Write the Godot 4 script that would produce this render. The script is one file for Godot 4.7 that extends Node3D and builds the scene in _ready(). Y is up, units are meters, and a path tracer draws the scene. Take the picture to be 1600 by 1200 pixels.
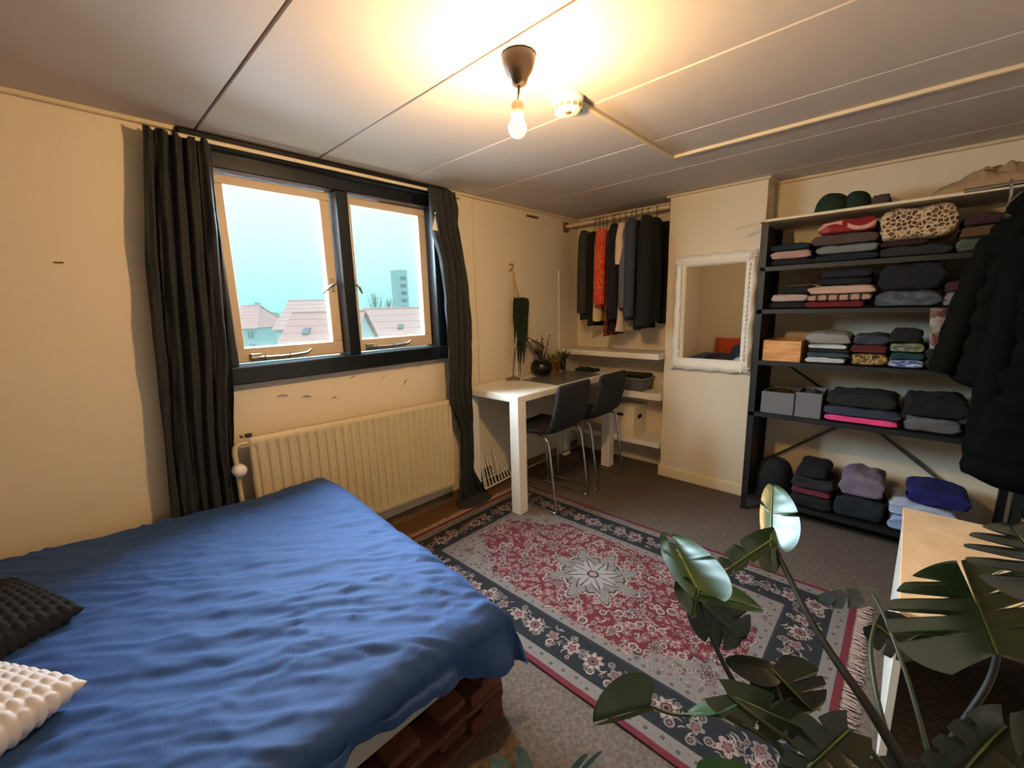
extends Node3D

# ------------------------------------------------------------------ helpers
var M := {}
var taken := {}
var shift_of := {}

func numbered(n: String, p: Node) -> String:
	var key := str(p.get_instance_id()) + n
	if not taken.has(key):
		taken[key] = 0
		return n
	taken[key] += 1
	return "%s_%03d" % [n, taken[key]]

func sr() -> SurfaceTool:
	var st := SurfaceTool.new()
	st.begin(Mesh.PRIMITIVE_TRIANGLES)
	return st

func done(st: SurfaceTool, off: Vector3) -> ArrayMesh:
	st.generate_normals()
	var m := st.commit()
	if off == Vector3.ZERO:
		return m
	var s2 := SurfaceTool.new()
	s2.begin(Mesh.PRIMITIVE_TRIANGLES)
	s2.append_from(m, 0, Transform3D(Basis(), -off))
	return s2.commit()

func metas(o: Node, label: String, cat: String, group := "", kind := "") -> void:
	if label: o.set_meta("label", label)
	if cat: o.set_meta("category", cat)
	if group: o.set_meta("group", group)
	if kind: o.set_meta("kind", kind)

# a Node3D at the thing's base; its parts are built in world coordinates and moved under it
func thing(called: String, label: String, cat: String, at: Vector3, group := "", kind := "") -> Node3D:
	var o := Node3D.new()
	o.name = numbered(called, self)
	add_child(o, true)
	o.position = at
	shift_of[o] = at
	metas(o, label, cat, group, kind)
	return o

func part(p: Node3D, called: String, st: SurfaceTool, m: Material, kind := "") -> MeshInstance3D:
	var o := MeshInstance3D.new()
	o.name = numbered(called, p)
	o.mesh = done(st, shift_of[p])
	o.material_override = m
	p.add_child(o, true)
	shift_of[o] = shift_of[p]
	if kind: o.set_meta("kind", kind)
	return o

# a thing of one mesh, whose origin is put at its base
func solo(called: String, label: String, cat: String, st: SurfaceTool, m: Material, group := "", kind := "") -> MeshInstance3D:
	st.generate_normals()
	var me := st.commit()
	var bb := me.get_aabb()
	var at := Vector3(bb.get_center().x, bb.position.y, bb.get_center().z)
	var s2 := SurfaceTool.new()
	s2.begin(Mesh.PRIMITIVE_TRIANGLES)
	s2.append_from(me, 0, Transform3D(Basis(), -at))
	var o := MeshInstance3D.new()
	o.name = numbered(called, self)
	o.mesh = s2.commit()
	o.material_override = m
	add_child(o, true)
	o.position = at
	shift_of[o] = at
	metas(o, label, cat, group, kind)
	return o

func struct(called: String, label: String, cat: String, st: SurfaceTool, m: Material) -> MeshInstance3D:
	return solo(called, label, cat, st, m, "", "structure")

# triangle and quad whose corners run counter-clockwise seen from outside
func tri(st: SurfaceTool, a: Vector3, b: Vector3, c: Vector3) -> void:
	for p in [a, c, b]:
		st.set_uv(Vector2(p.x + p.z, p.y))
		st.add_vertex(p)

func quad(st: SurfaceTool, a: Vector3, b: Vector3, c: Vector3, d: Vector3) -> void:
	tri(st, a, b, c)
	tri(st, a, c, d)

# chamfered box: centre, size, chamfer, turn
func cbox(st: SurfaceTool, c: Vector3, s: Vector3, r := 0.0, bs := Basis()) -> void:
	st.set_smooth_group(-1)
	var h := s / 2
	r = minf(r, minf(h.x, minf(h.y, h.z)) * 0.9)
	var sg := [-1.0, 1.0]
	for ax in 3:
		var b1 := (ax + 1) % 3
		var b2 := (ax + 2) % 3
		for g in sg:
			var q := []
			for k in [[-1, -1], [1, -1], [1, 1], [-1, 1]]:
				var v := Vector3()
				v[ax] = g * h[ax]
				v[b1] = k[0] * (h[b1] - r)
				v[b2] = k[1] * (h[b2] - r)
				q.append(c + bs * v)
			if g > 0: quad(st, q[0], q[1], q[2], q[3])
			else: quad(st, q[3], q[2], q[1], q[0])
		if r > 0.0:
			for g1 in sg:
				for g2 in sg:
					var e := []
					for k in [[-1, 0], [1, 0], [1, 1], [-1, 1]]:
						var v := Vector3()
						v[ax] = k[0] * (h[ax] - r)
						v[b1] = g1 * (h[b1] - (r if k[1] == 1 else 0.0))
						v[b2] = g2 * (h[b2] - (0.0 if k[1] == 1 else r))
						e.append(c + bs * v)
					if g1 * g2 > 0: quad(st, e[0], e[3], e[2], e[1])
					else: quad(st, e[0], e[1], e[2], e[3])
	if r > 0.0:
		for x in sg:
			for y in sg:
				for z in sg:
					var a := c + bs * Vector3(x * h.x, y * (h.y - r), z * (h.z - r))
					var b := c + bs * Vector3(x * (h.x - r), y * h.y, z * (h.z - r))
					var d := c + bs * Vector3(x * (h.x - r), y * (h.y - r), z * h.z)
					if x * y * z > 0: tri(st, a, b, d)
					else: tri(st, a, d, b)

# box from its two corners
func bx(st: SurfaceTool, x0: float, x1: float, y0: float, y1: float, z0: float, z1: float, r := 0.0) -> void:
	cbox(st, Vector3(x0 + x1, y0 + y1, z0 + z1) / 2, Vector3(x1 - x0, y1 - y0, z1 - z0), r)

func box(x0: float, x1: float, y0: float, y1: float, z0: float, z1: float, r := 0.0) -> SurfaceTool:
	var st := sr()
	bx(st, x0, x1, y0, y1, z0, z1, r)
	return st

# surface over (u, v); outward is du x dv
func grid(st: SurfaceTool, nu: int, nv: int, f: Callable, wrap_u := false, wrap_v := false, flip := false) -> void:
	st.set_smooth_group(0)
	var ps := []
	for i in nu + 1:
		var row := PackedVector3Array()
		for j in nv + 1:
			row.append(f.call(float(0 if wrap_u and i == nu else i) / nu, float(0 if wrap_v and j == nv else j) / nv))
		ps.append(row)
	for i in nu:
		for j in nv:
			var q := [[i, j], [i + 1, j], [i + 1, j + 1], [i, j + 1]]
			var order := [0, 2, 1, 0, 3, 2] if not flip else [0, 1, 2, 0, 2, 3]
			for k in order:
				st.set_uv(Vector2(float(q[k][0]) / nu, float(q[k][1]) / nv))
				st.add_vertex(ps[q[k][0]][q[k][1]])

# round bar along points, radius one number or one per point
func tube(st: SurfaceTool, pts: Array, rad, n := 8) -> void:
	st.set_smooth_group(0)
	var rings := []
	var up := Vector3.UP
	for i in pts.size():
		var a: Vector3 = pts[maxi(i - 1, 0)]
		var b: Vector3 = pts[mini(i + 1, pts.size() - 1)]
		var t := (b - a).normalized()
		if i == 0:
			up = Vector3.UP if absf(t.y) < 0.9 else Vector3.RIGHT
		var s := t.cross(up).normalized()
		up = s.cross(t).normalized()
		var r: float = rad[i] if rad is Array else rad
		var ring := PackedVector3Array()
		for k in n:
			var an := TAU * k / n
			ring.append(pts[i] + (s * cos(an) + up * sin(an)) * r)
		rings.append(ring)
	for i in pts.size() - 1:
		for k in n:
			var k2 := (k + 1) % n
			quad(st, rings[i][k], rings[i + 1][k], rings[i + 1][k2], rings[i][k2])
	st.set_smooth_group(-1)
	for e in [0, pts.size() - 1]:
		for k in n:
			var k2 := (k + 1) % n
			if e == 0: tri(st, pts[e], rings[e][k], rings[e][k2])
			else: tri(st, pts[e], rings[e][k2], rings[e][k])

func curve(pts: Array, n := 6) -> Array:
	var out := []
	for i in pts.size() - 1:
		var p0: Vector3 = pts[maxi(i - 1, 0)]
		var p1: Vector3 = pts[i]
		var p2: Vector3 = pts[i + 1]
		var p3: Vector3 = pts[mini(i + 2, pts.size() - 1)]
		for k in n:
			out.append(p1.cubic_interpolate(p2, p0, p3, float(k) / n))
	out.append(pts[-1])
	return out

# turned shape: profile of (radius, height) from the bottom up, about an axis
func lathe(st: SurfaceTool, prof: Array, c: Vector3, n := 24, bs := Basis()) -> void:
	grid(st, n, prof.size() - 1, func(u, v):
		var p: Vector2 = prof[roundi(v * (prof.size() - 1))]
		return c + bs * Vector3(p.x * cos(TAU * u), p.y, -p.x * sin(TAU * u)), true, false)

func mat(c: Color, rough := 0.8, nm: Texture2D = null, nscale := 3.0, strength := 0.4) -> StandardMaterial3D:
	var m := StandardMaterial3D.new()
	m.albedo_color = c
	m.roughness = rough
	if nm:
		m.normal_enabled = true
		m.normal_texture = nm
		m.normal_scale = strength
		m.uv1_triplanar = true
		m.uv1_scale = Vector3.ONE * nscale
	return m

func noise_tex(freq: float, seed_: int, size := 256, normal := true, bump := 4.0, ramp: Gradient = null) -> NoiseTexture2D:
	var n := FastNoiseLite.new()
	n.seed = seed_
	n.noise_type = FastNoiseLite.TYPE_SIMPLEX_SMOOTH
	n.frequency = freq
	n.fractal_octaves = 4
	var t := NoiseTexture2D.new()
	t.width = size
	t.height = size
	t.seamless = true
	t.noise = n
	t.as_normal_map = normal
	t.bump_strength = bump
	if ramp: t.color_ramp = ramp
	return t

func ramp(cols: Array) -> Gradient:
	var g := Gradient.new()
	var o := PackedFloat32Array()
	var c := PackedColorArray()
	for k in cols:
		o.append(k[0])
		c.append(k[1])
	g.offsets = o
	g.colors = c
	return g

func fnl(seed_: int, freq: float, kind := FastNoiseLite.TYPE_SIMPLEX_SMOOTH) -> FastNoiseLite:
	var n := FastNoiseLite.new()
	n.seed = seed_
	n.frequency = freq
	n.noise_type = kind
	n.fractal_octaves = 3
	return n

func painted(size: int, f: Callable) -> ImageTexture:
	var im := Image.create(size, size, false, Image.FORMAT_RGB8)
	for y in size:
		for x in size:
			im.set_pixel(x, y, f.call(float(x) / size, float(y) / size))
	return ImageTexture.create_from_image(im)

func textured(t: Texture2D, scale: float, rough := 0.85, nm: Texture2D = null) -> StandardMaterial3D:
	var m := mat(Color.WHITE, rough, nm, scale, 0.4)
	m.albedo_texture = t
	m.uv1_triplanar = true
	m.uv1_scale = Vector3.ONE * scale
	return m

# ------------------------------------------------------------------ scene
func _ready() -> void:
	# camera
	var cam := Camera3D.new()
	cam.name = "camera"
	add_child(cam, true)
	var fw := Vector3(-0.67481, -0.17919, -0.71591)
	var up := Vector3(-0.104288, 0.983494, -0.147865)
	cam.look_at_from_position(Vector3(2.3701, 1.4123, 3.4694), Vector3(2.3701, 1.4123, 3.4694) + fw, up)
	cam.fov = rad_to_deg(2.0 * atan(600.0 / 657.0))
	cam.near = 0.05
	cam.far = 600.0
	cam.current = true
	# sky
	var sky_m := ProceduralSkyMaterial.new()
	sky_m.sky_top_color = Color(0.92, 0.98, 1.0)
	sky_m.sky_horizon_color = Color(0.42, 0.675, 0.665)
	sky_m.sky_energy_multiplier = 1.0
	sky_m.sky_curve = 0.46
	sky_m.ground_horizon_color = Color(0.46, 0.675, 0.66)
	sky_m.ground_bottom_color = Color(0.3, 0.32, 0.33)
	sky_m.ground_energy_multiplier = 1.0
	var sky := Sky.new()
	sky.sky_material = sky_m
	var env := Environment.new()
	env.background_energy_multiplier = 3.7
	env.background_mode = Environment.BG_SKY
	env.sky = sky
	env.tonemap_mode = Environment.TONE_MAPPER_LINEAR
	env.tonemap_exposure = 0.68
	env.sdfgi_enabled = true
	env.ssao_enabled = true
	env.ssil_enabled = true
	var we := WorldEnvironment.new()
	we.name = "world_environment"
	we.environment = env
	add_child(we, true)

	# broad daylight of the bright cloud above the roofs, coming down through the window
	var day := AreaLight3D.new()
	day.name = "cloud_daylight"
	add_child(day, true)
	day.look_at_from_position(Vector3(-0.55, 2.12, 2.5), Vector3(0.25, 1.42, 2.2), Vector3.UP)
	day.area_size = Vector2(2.2, 1.2)
	day.light_color = Color(0.80, 0.92, 1.0)
	day.light_energy = 105.0
	day.area_range = 12.0
	day.shadow_enabled = true

	materials()
	room()
	window()
	outside()
	ceiling_fittings()
	radiator()
	curtains()
	rug()
	bed()
	desk_corner()
	alcove()
	mirror()
	rack()
	coats()
	side_unit()
	plants()

func materials() -> void:
	var plaster := noise_tex(0.012, 3, 512, true, 3.0)
	var weave := noise_tex(0.16, 5, 256, true, 3.0)
	M.weave = weave
	M.wall = mat(Color(0.83, 0.775, 0.68), 0.75, plaster, 1.3, 0.35)
	M.ceil = mat(Color(0.74, 0.70, 0.68), 0.7, plaster, 0.8, 0.2)
	M.trim = mat(Color(0.80, 0.73, 0.61), 0.6)
	M.cream = mat(Color(0.84, 0.78, 0.64), 0.6, plaster, 2.0, 0.15)
	M.white = mat(Color(0.88, 0.86, 0.82), 0.35)
	M.rad = mat(Color(0.74, 0.68, 0.54), 0.45)
	M.black = mat(Color(0.022, 0.026, 0.035), 0.28, plaster, 3.0, 0.15)
	M.sash = mat(Color(0.74, 0.66, 0.57), 0.5, plaster, 3.0, 0.15)
	M.metal = mat(Color(0.62, 0.60, 0.55), 0.35)
	M.metal.metallic = 0.9
	M.chrome = mat(Color(0.75, 0.74, 0.72), 0.12)
	M.chrome.metallic = 1.0
	M.lamp_metal = mat(Color(0.62, 0.55, 0.44), 0.32)
	M.lamp_metal.metallic = 0.85
	M.brass = mat(Color(0.72, 0.56, 0.30), 0.25)
	M.brass.metallic = 0.9
	M.bronze = mat(Color(0.20, 0.15, 0.11), 0.4)
	M.glass = mat(Color(0.9, 0.97, 0.97, 0.06), 0.02)
	M.glass.transparency = BaseMaterial3D.TRANSPARENCY_ALPHA
	M.glass.metallic_specular = 0.0
	M.carpet = textured(noise_tex(0.05, 11, 512, false, 1.0, ramp([[0.0, Color(0.27, 0.225, 0.19)], [0.5, Color(0.34, 0.285, 0.245)], [1.0, Color(0.41, 0.35, 0.31)]])), 1.6, 0.95, weave)
	M.lino = mat(Color(0.36, 0.24, 0.13), 0.6, plaster, 2.0, 0.2)
	M.curtain = mat(Color(0.125, 0.13, 0.125), 0.9, weave, 6.0, 0.3)
	M.duvet = mat(Color(0.115, 0.25, 0.46), 0.75, weave, 5.0, 0.18)
	M.duvet.rim_enabled = true
	M.duvet.rim = 0.35
	M.duvet.rim_tint = 0.6
	M.sheet = mat(Color(0.62, 0.60, 0.60), 0.9, weave, 5.0, 0.2)
	M.pallet = textured(noise_tex(0.02, 21, 256, false, 1.0, ramp([[0.0, Color(0.26, 0.12, 0.10)], [0.5, Color(0.36, 0.18, 0.14)], [1.0, Color(0.42, 0.24, 0.18)]])), 1.5, 0.8)
	M.pillow_dark = mat(Color(0.085, 0.092, 0.10), 0.95, weave, 6.0, 0.3)
	M.pillow_white = mat(Color(0.80, 0.77, 0.76), 0.95, weave, 6.0, 0.3)
	M.orange = mat(Color(0.72, 0.28, 0.10), 0.9, weave, 6.0, 0.3)
	M.chair = mat(Color(0.085, 0.087, 0.095), 0.8, weave, 6.0, 0.3)
	M.rack = mat(Color(0.045, 0.042, 0.045), 0.55)
	M.rackwall = mat(Color(0.35, 0.34, 0.33), 0.5)
	M.cardboard = mat(Color(0.86, 0.80, 0.68), 0.75)
	M.hole = mat(Color(0.03, 0.03, 0.03), 0.9)
	M.terracotta = mat(Color(0.03, 0.03, 0.032), 0.6)
	M.soil = mat(Color(0.06, 0.045, 0.035), 1.0)
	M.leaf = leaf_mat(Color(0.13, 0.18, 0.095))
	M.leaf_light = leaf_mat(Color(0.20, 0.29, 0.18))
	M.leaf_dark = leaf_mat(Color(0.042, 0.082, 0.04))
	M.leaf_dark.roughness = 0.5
	M.rib = mat(Color(0.36, 0.44, 0.22), 0.5)
	M.stem = mat(Color(0.075, 0.07, 0.045), 0.6)
	M.stem_green = mat(Color(0.16, 0.2, 0.1), 0.5)
	M.wood = textured(noise_tex(0.015, 31, 256, false, 1.0, ramp([[0.0, Color(0.66, 0.44, 0.24)], [0.5, Color(0.76, 0.54, 0.32)], [1.0, Color(0.82, 0.62, 0.40)]])), 2.0, 0.6)
	M.wood.uv1_scale = Vector3(1.2, 9, 1.2)
	M.oak = textured(noise_tex(0.012, 37, 256, false, 1.0, ramp([[0.0, Color(0.80, 0.66, 0.50)], [1.0, Color(0.88, 0.76, 0.61)]])), 2.0, 0.5)
	M.felt = mat(Color(0.40, 0.40, 0.41), 0.95, weave, 8.0, 0.4)

func leaf_mat(c: Color) -> StandardMaterial3D:
	var m := mat(c, 0.27)
	m.backlight_enabled = true
	m.backlight = Color(c.r * 0.55, c.g * 0.6, c.b * 0.4)
	m.metallic_specular = 0.55
	return m

# ------------------------------------------------------------------ room shell
const H := 2.2

func room() -> void:
	var st := box(-0.3, 3.2, -0.2, 0.0, -0.3, 4.8)
	struct("floor", "dark brown carpeted floor of the attic bedroom", "floor", st, M.carpet)
	st = box(0.0, 0.235, 0.0, 0.004, 1.0, 2.6)
	solo("floor_strip", "bare brown strip of flooring between the radiator and the rug", "flooring", st, M.lino)
	# left wall with the window opening
	st = sr()
	bx(st, -0.2, 0, 0, 1.08, -0.2, 4.82)
	bx(st, -0.2, 0, 2.14, H + 0.05, -0.2, 4.82)
	bx(st, -0.2, 0, 1.08, 2.14, -0.2, 1.63)
	bx(st, -0.2, 0, 1.08, 2.14, 2.97, 4.82)
	var wl := struct("wall_left", "cream plastered wall with the window and peeling paint below it", "wall", st, M.wall)
	# curls of peeling paint below the window
	var rng := RandomNumberGenerator.new()
	rng.seed = 4
	for a in [[0.985, 2.72], [0.96, 2.60], [1.03, 2.33], [0.93, 2.45], [1.0, 2.13], [0.95, 1.98], [1.04, 1.86]]:
		st = sr()
		var w := rng.randf_range(0.015, 0.03)
		var t := rng.randf_range(-0.5, 0.9)
		grid(st, 8, 4, func(u, v):
			var a2 := Vector2((u - 0.5) * w * 2.0, (v - 0.5) * w * 0.7 * sin(PI * clampf(u, 0.04, 0.96)))
			a2 = a2.rotated(t)
			return Vector3(0.001 + 0.012 * v * v, a[0] + a2.y, a[1] - a2.x))
		part(wl, "paint_flake", st, M.wall)
	st = box(0.0, 0.006, 1.62, 1.624, 3.42, 3.445)
	part(wl, "nail", st, M.bronze)
	struct("wall_back", "cream plastered wall behind the clothes rail and the clothes rack", "wall", box(-0.2, 3.2, 0, H + 0.05, -0.2, 0), M.wall)
	struct("wall_right", "cream plastered wall beside the hanging coats", "wall", box(3.05, 3.25, 0, H + 0.05, 0, 4.82), M.wall)
	struct("wall_front", "cream plastered wall at the head of the bed", "wall", box(0, 3.05, 0, H + 0.05, 4.62, 4.82), M.wall)
	struct("wall_chimney", "cream chimney breast standing out between alcove and clothes rack", "wall", box(0.97, 1.615, 0, H + 0.03, 0.0, 0.205, 0.004), M.wall)
	var sk := sr()
	bx(sk, 0.958, 1.627, 0, 0.085, 0.0, 0.222, 0.005)
	struct("baseboard_chimney", "low cream plinth round the foot of the chimney breast", "baseboard", sk, M.cream)
	struct("baseboard_left", "brown baseboard along the wall below the radiator", "baseboard", box(0.0, 0.015, 0.0, 0.07, 0.02, 3.6, 0.003), mat(Color(0.42, 0.34, 0.25), 0.6))
	# ceiling of long panels with open joints
	var c := thing("ceiling", "low ceiling of pale panels with open joints", "ceiling", Vector3(1.5, H, 2.3), "", "structure")
	part(c, "backing", box(-0.2, 3.25, H + 0.022, H + 0.16, -0.2, 4.82), M.ceil)
	var zs := [-0.2, 0.27, 0.8075, 1.3335, 1.884, 2.417, 2.943, 3.53, 4.05, 4.54, 4.82]
	for i in zs.size() - 1:
		part(c, "panel", box(-0.2, 3.25, H, H + 0.018, zs[i] + 0.0045, zs[i + 1] - 0.0045, 0.0025), M.ceil)
	# trims in the angle of wall and ceiling
	var tr := func(n, lab, a: SurfaceTool): struct(n, lab, "trim", a, M.trim)
	var t := sr()
	bx(t, 0.0, 0.028, H - 0.018, H, 3.01, 4.62, 0.004)
	bx(t, 0.0, 0.028, H - 0.018, H, 0.0, 1.57, 0.004)
	tr.call("trim_1", "thin painted ceiling strip along the window wall", t)
	tr.call("trim_2", "thin painted ceiling strip above the clothes rail", box(0.028, 0.97, H - 0.018, H, 0.0, 0.028, 0.004))
	tr.call("trim_3", "thin painted ceiling strip above the clothes rack", box(1.64, 3.05, H - 0.018, H, 0.0, 0.028, 0.004))
	t = sr()
	bx(t, 0.95, 1.635, H - 0.016, H, 0.2, 0.232, 0.004)
	bx(t, 1.612, 1.64, H - 0.016, H, 0.0, 0.2, 0.004)
	tr.call("trim_4", "moulded strip round the top of the chimney breast", t)
	# pipes and cracks of the left wall
	var p := sr()
	tube(p, curve([Vector3(0.007, H - 0.02, 1.325), Vector3(0.007, 1.6, 1.33), Vector3(0.008, 1.25, 1.318), Vector3(0.007, 0.84, 1.322)]), 0.005, 6)
	solo("wall_cable", "thin painted cable running down the wall beside the curtain", "cable", p, M.trim)
	solo("cable_duct", "narrow white duct on the wall behind the little spiky plant", "cable duct", box(0.0, 0.012, 0.845, 1.73, 0.298, 0.314, 0.003), M.white)
	solo("cable_duct", "white duct on the wall behind the hanging plant", "cable duct", box(0.0, 0.012, 0.845, 1.45, 0.885, 0.905, 0.003), M.white)
	solo("wall_plate", "small brown plate high on the wall left of the clothes rail", "plate", box(0.0, 0.02, 2.135, 2.15, 0.60, 0.74, 0.003), mat(Color(0.40, 0.28, 0.16), 0.7))

# ------------------------------------------------------------------ window
func window() -> void:
	var w := thing("window_1", "two-light window with black frame and pale casements", "window", Vector3(-0.03, 1.08, 2.3), "", "structure")
	part(w, "head", box(-0.12, 0.03, 2.062, 2.138, 1.63, 2.97, 0.004), M.black)
	part(w, "jamb", box(-0.12, 0.03, 1.165, 2.062, 1.63, 1.70, 0.004), M.black)
	part(w, "jamb", box(-0.12, 0.03, 1.165, 2.062, 2.90, 2.97, 0.004), M.black)
	part(w, "mullion", box(-0.12, 0.03, 1.165, 2.062, 2.272, 2.338, 0.004), M.black)
	part(w, "sill", box(-0.12, 0.06, 1.078, 1.165, 1.60, 3.0, 0.006), M.black)
	part(w, "valance", box(0.0, 0.05, 2.125, 2.2, 1.56, 3.015, 0.012), M.black)
	for s in [[2.342, 2.896], [1.704, 2.268]]:
		var a: float = s[0]
		var b: float = s[1]
		var st := sr()
		var x0 := -0.095
		var x1 := -0.05
		bx(st, x0, x1, 1.172, 1.246, a, b, 0.004)
		bx(st, x0, x1, 2.016, 2.06, a, b, 0.004)
		bx(st, x0, x1, 1.246, 2.016, a, a + 0.058, 0.004)
		bx(st, x0, x1, 1.246, 2.016, b - 0.05, b, 0.004)
		var cs := part(w, "casement", st, M.sash)
		part(cs, "pane", box(-0.094, -0.089, 1.24, 2.02, a + 0.05, b - 0.045), M.glass)
		# handle on the bar next to the mullion
		var hz := a + 0.03 if a > 2.3 else b - 0.03
		var d := 1.0 if a > 2.3 else -0.35
		st = sr()
		bx(st, -0.05, -0.042, 1.525, 1.60, hz - 0.011, hz + 0.011, 0.003)
		tube(st, [Vector3(-0.042, 1.565, hz), Vector3(-0.015, 1.565, hz)], 0.007)
		tube(st, curve([Vector3(-0.018, 1.572, hz - 0.012 * d), Vector3(-0.012, 1.55, hz + 0.03 * d), Vector3(-0.014, 1.515, hz + 0.075 * d)], 4), [0.007, 0.007, 0.007, 0.008, 0.008, 0.008, 0.007, 0.006, 0.006])
		part(cs, "handle", st, M.metal)
		# stay along the bottom bar
		st = sr()
		var z0 := b - 0.07
		var z1 := a + 0.19
		cbox(st, Vector3(-0.04, 1.2, z0 - 0.02), Vector3(0.018, 0.03, 0.05), 0.003)
		tube(st, curve([Vector3(-0.034, 1.196, z0), Vector3(-0.03, 1.192, (z0 + z1) / 2), Vector3(-0.03, 1.198, z1 + 0.03), Vector3(-0.024, 1.215, z1)], 4), 0.006, 6)
		for k in 2:
			tube(st, [Vector3(-0.05, 1.178, z0 - 0.06 - 0.12 * k), Vector3(-0.028, 1.178, z0 - 0.06 - 0.12 * k), Vector3(-0.028, 1.205, z0 - 0.06 - 0.12 * k)], 0.004, 6)
		part(cs, "stay", st, M.metal)

# ------------------------------------------------------------------ outside
func outside() -> void:
	var g := sr()
	bx(g, -500, -4, -9.4, -9.0, -320, 300)
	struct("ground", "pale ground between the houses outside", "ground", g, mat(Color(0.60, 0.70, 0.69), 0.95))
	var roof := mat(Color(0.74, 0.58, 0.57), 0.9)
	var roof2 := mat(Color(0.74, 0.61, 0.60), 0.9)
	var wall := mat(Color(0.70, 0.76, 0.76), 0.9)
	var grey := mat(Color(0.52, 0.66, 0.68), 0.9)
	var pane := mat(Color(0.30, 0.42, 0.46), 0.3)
	# ridge ends, half depth, eaves height
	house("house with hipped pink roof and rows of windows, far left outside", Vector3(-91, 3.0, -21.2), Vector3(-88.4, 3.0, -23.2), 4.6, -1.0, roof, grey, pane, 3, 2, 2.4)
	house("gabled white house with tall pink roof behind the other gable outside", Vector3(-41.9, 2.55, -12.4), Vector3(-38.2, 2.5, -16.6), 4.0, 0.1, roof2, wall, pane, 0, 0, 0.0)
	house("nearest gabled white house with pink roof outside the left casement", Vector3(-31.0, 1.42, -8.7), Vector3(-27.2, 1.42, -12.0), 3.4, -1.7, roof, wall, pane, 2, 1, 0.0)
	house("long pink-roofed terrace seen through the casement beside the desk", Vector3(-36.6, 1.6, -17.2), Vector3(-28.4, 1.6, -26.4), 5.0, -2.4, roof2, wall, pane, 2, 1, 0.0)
	var tw := thing("tower_block", "tall pale tower block far off through the window beside the desk", "tower", Vector3(-133, -9.0, -82), "")
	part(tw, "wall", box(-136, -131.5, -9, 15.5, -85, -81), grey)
	for k in 6:
		part(tw, "window", box(-131.55, -131.4, 12.0 - 2.6 * k, 13.2 - 2.6 * k, -84.2, -82.0), pane)
	# dormers with chimneys on the terrace roof
	var kinds := ["bare leafless tree rising behind the terrace roof", "slim bare tree beside the tall tower block", "low round tree between the houses far left", "broad distant tree on the skyline far left"]
	var where := [Vector3(-60, -9, -31.5), Vector3(-62, -9, -35.0), Vector3(-99, -9, -30.5), Vector3(-140, -9, -41)]
	for i in 4:
		var t := thing("tree", kinds[i], "tree", where[i], "trees outside")
		var s := sr()
		var top: float = [13.4, 12.6, 9.6, 10.2][i]
		var b: Vector3 = where[i]
		tube(s, [b, b + Vector3(0, top * 0.5, 0.1), b + Vector3(0.1, top, 0)], [0.22, 0.15, 0.04], 6)
		var rng := RandomNumberGenerator.new()
		rng.seed = 50 + i
		for k in 26:
			var h0 := top * rng.randf_range(0.55, 0.9)
			var an := rng.randf() * TAU
			var l := (top - h0) * 0.75 + 0.3
			tube(s, [b + Vector3(0, h0, 0), b + Vector3(cos(an) * l * 0.25, h0 + l * 0.6, sin(an) * l * 0.25), b + Vector3(cos(an) * l * 0.35, h0 + l * 1.05, sin(an) * l * 0.35)], [0.06, 0.04, 0.015], 5)
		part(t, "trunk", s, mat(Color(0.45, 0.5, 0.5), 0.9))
		if i >= 2:
			var cr := sr()
			var nz := fnl(60 + i, 0.6)
			grid(cr, 16, 10, func(u, v):
				var d := Vector3(sin(PI * v) * cos(TAU * u), -cos(PI * v), -sin(PI * v) * sin(TAU * u))
				return b + Vector3(0, top * 0.82, 0) + d * Vector3(3.6, 2.4, 3.6) * (1.0 + 0.35 * nz.get_noise_3dv(d * 3.0)), true, false)
			part(t, "crown", cr, mat(Color(0.40, 0.52, 0.48), 0.95))

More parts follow.
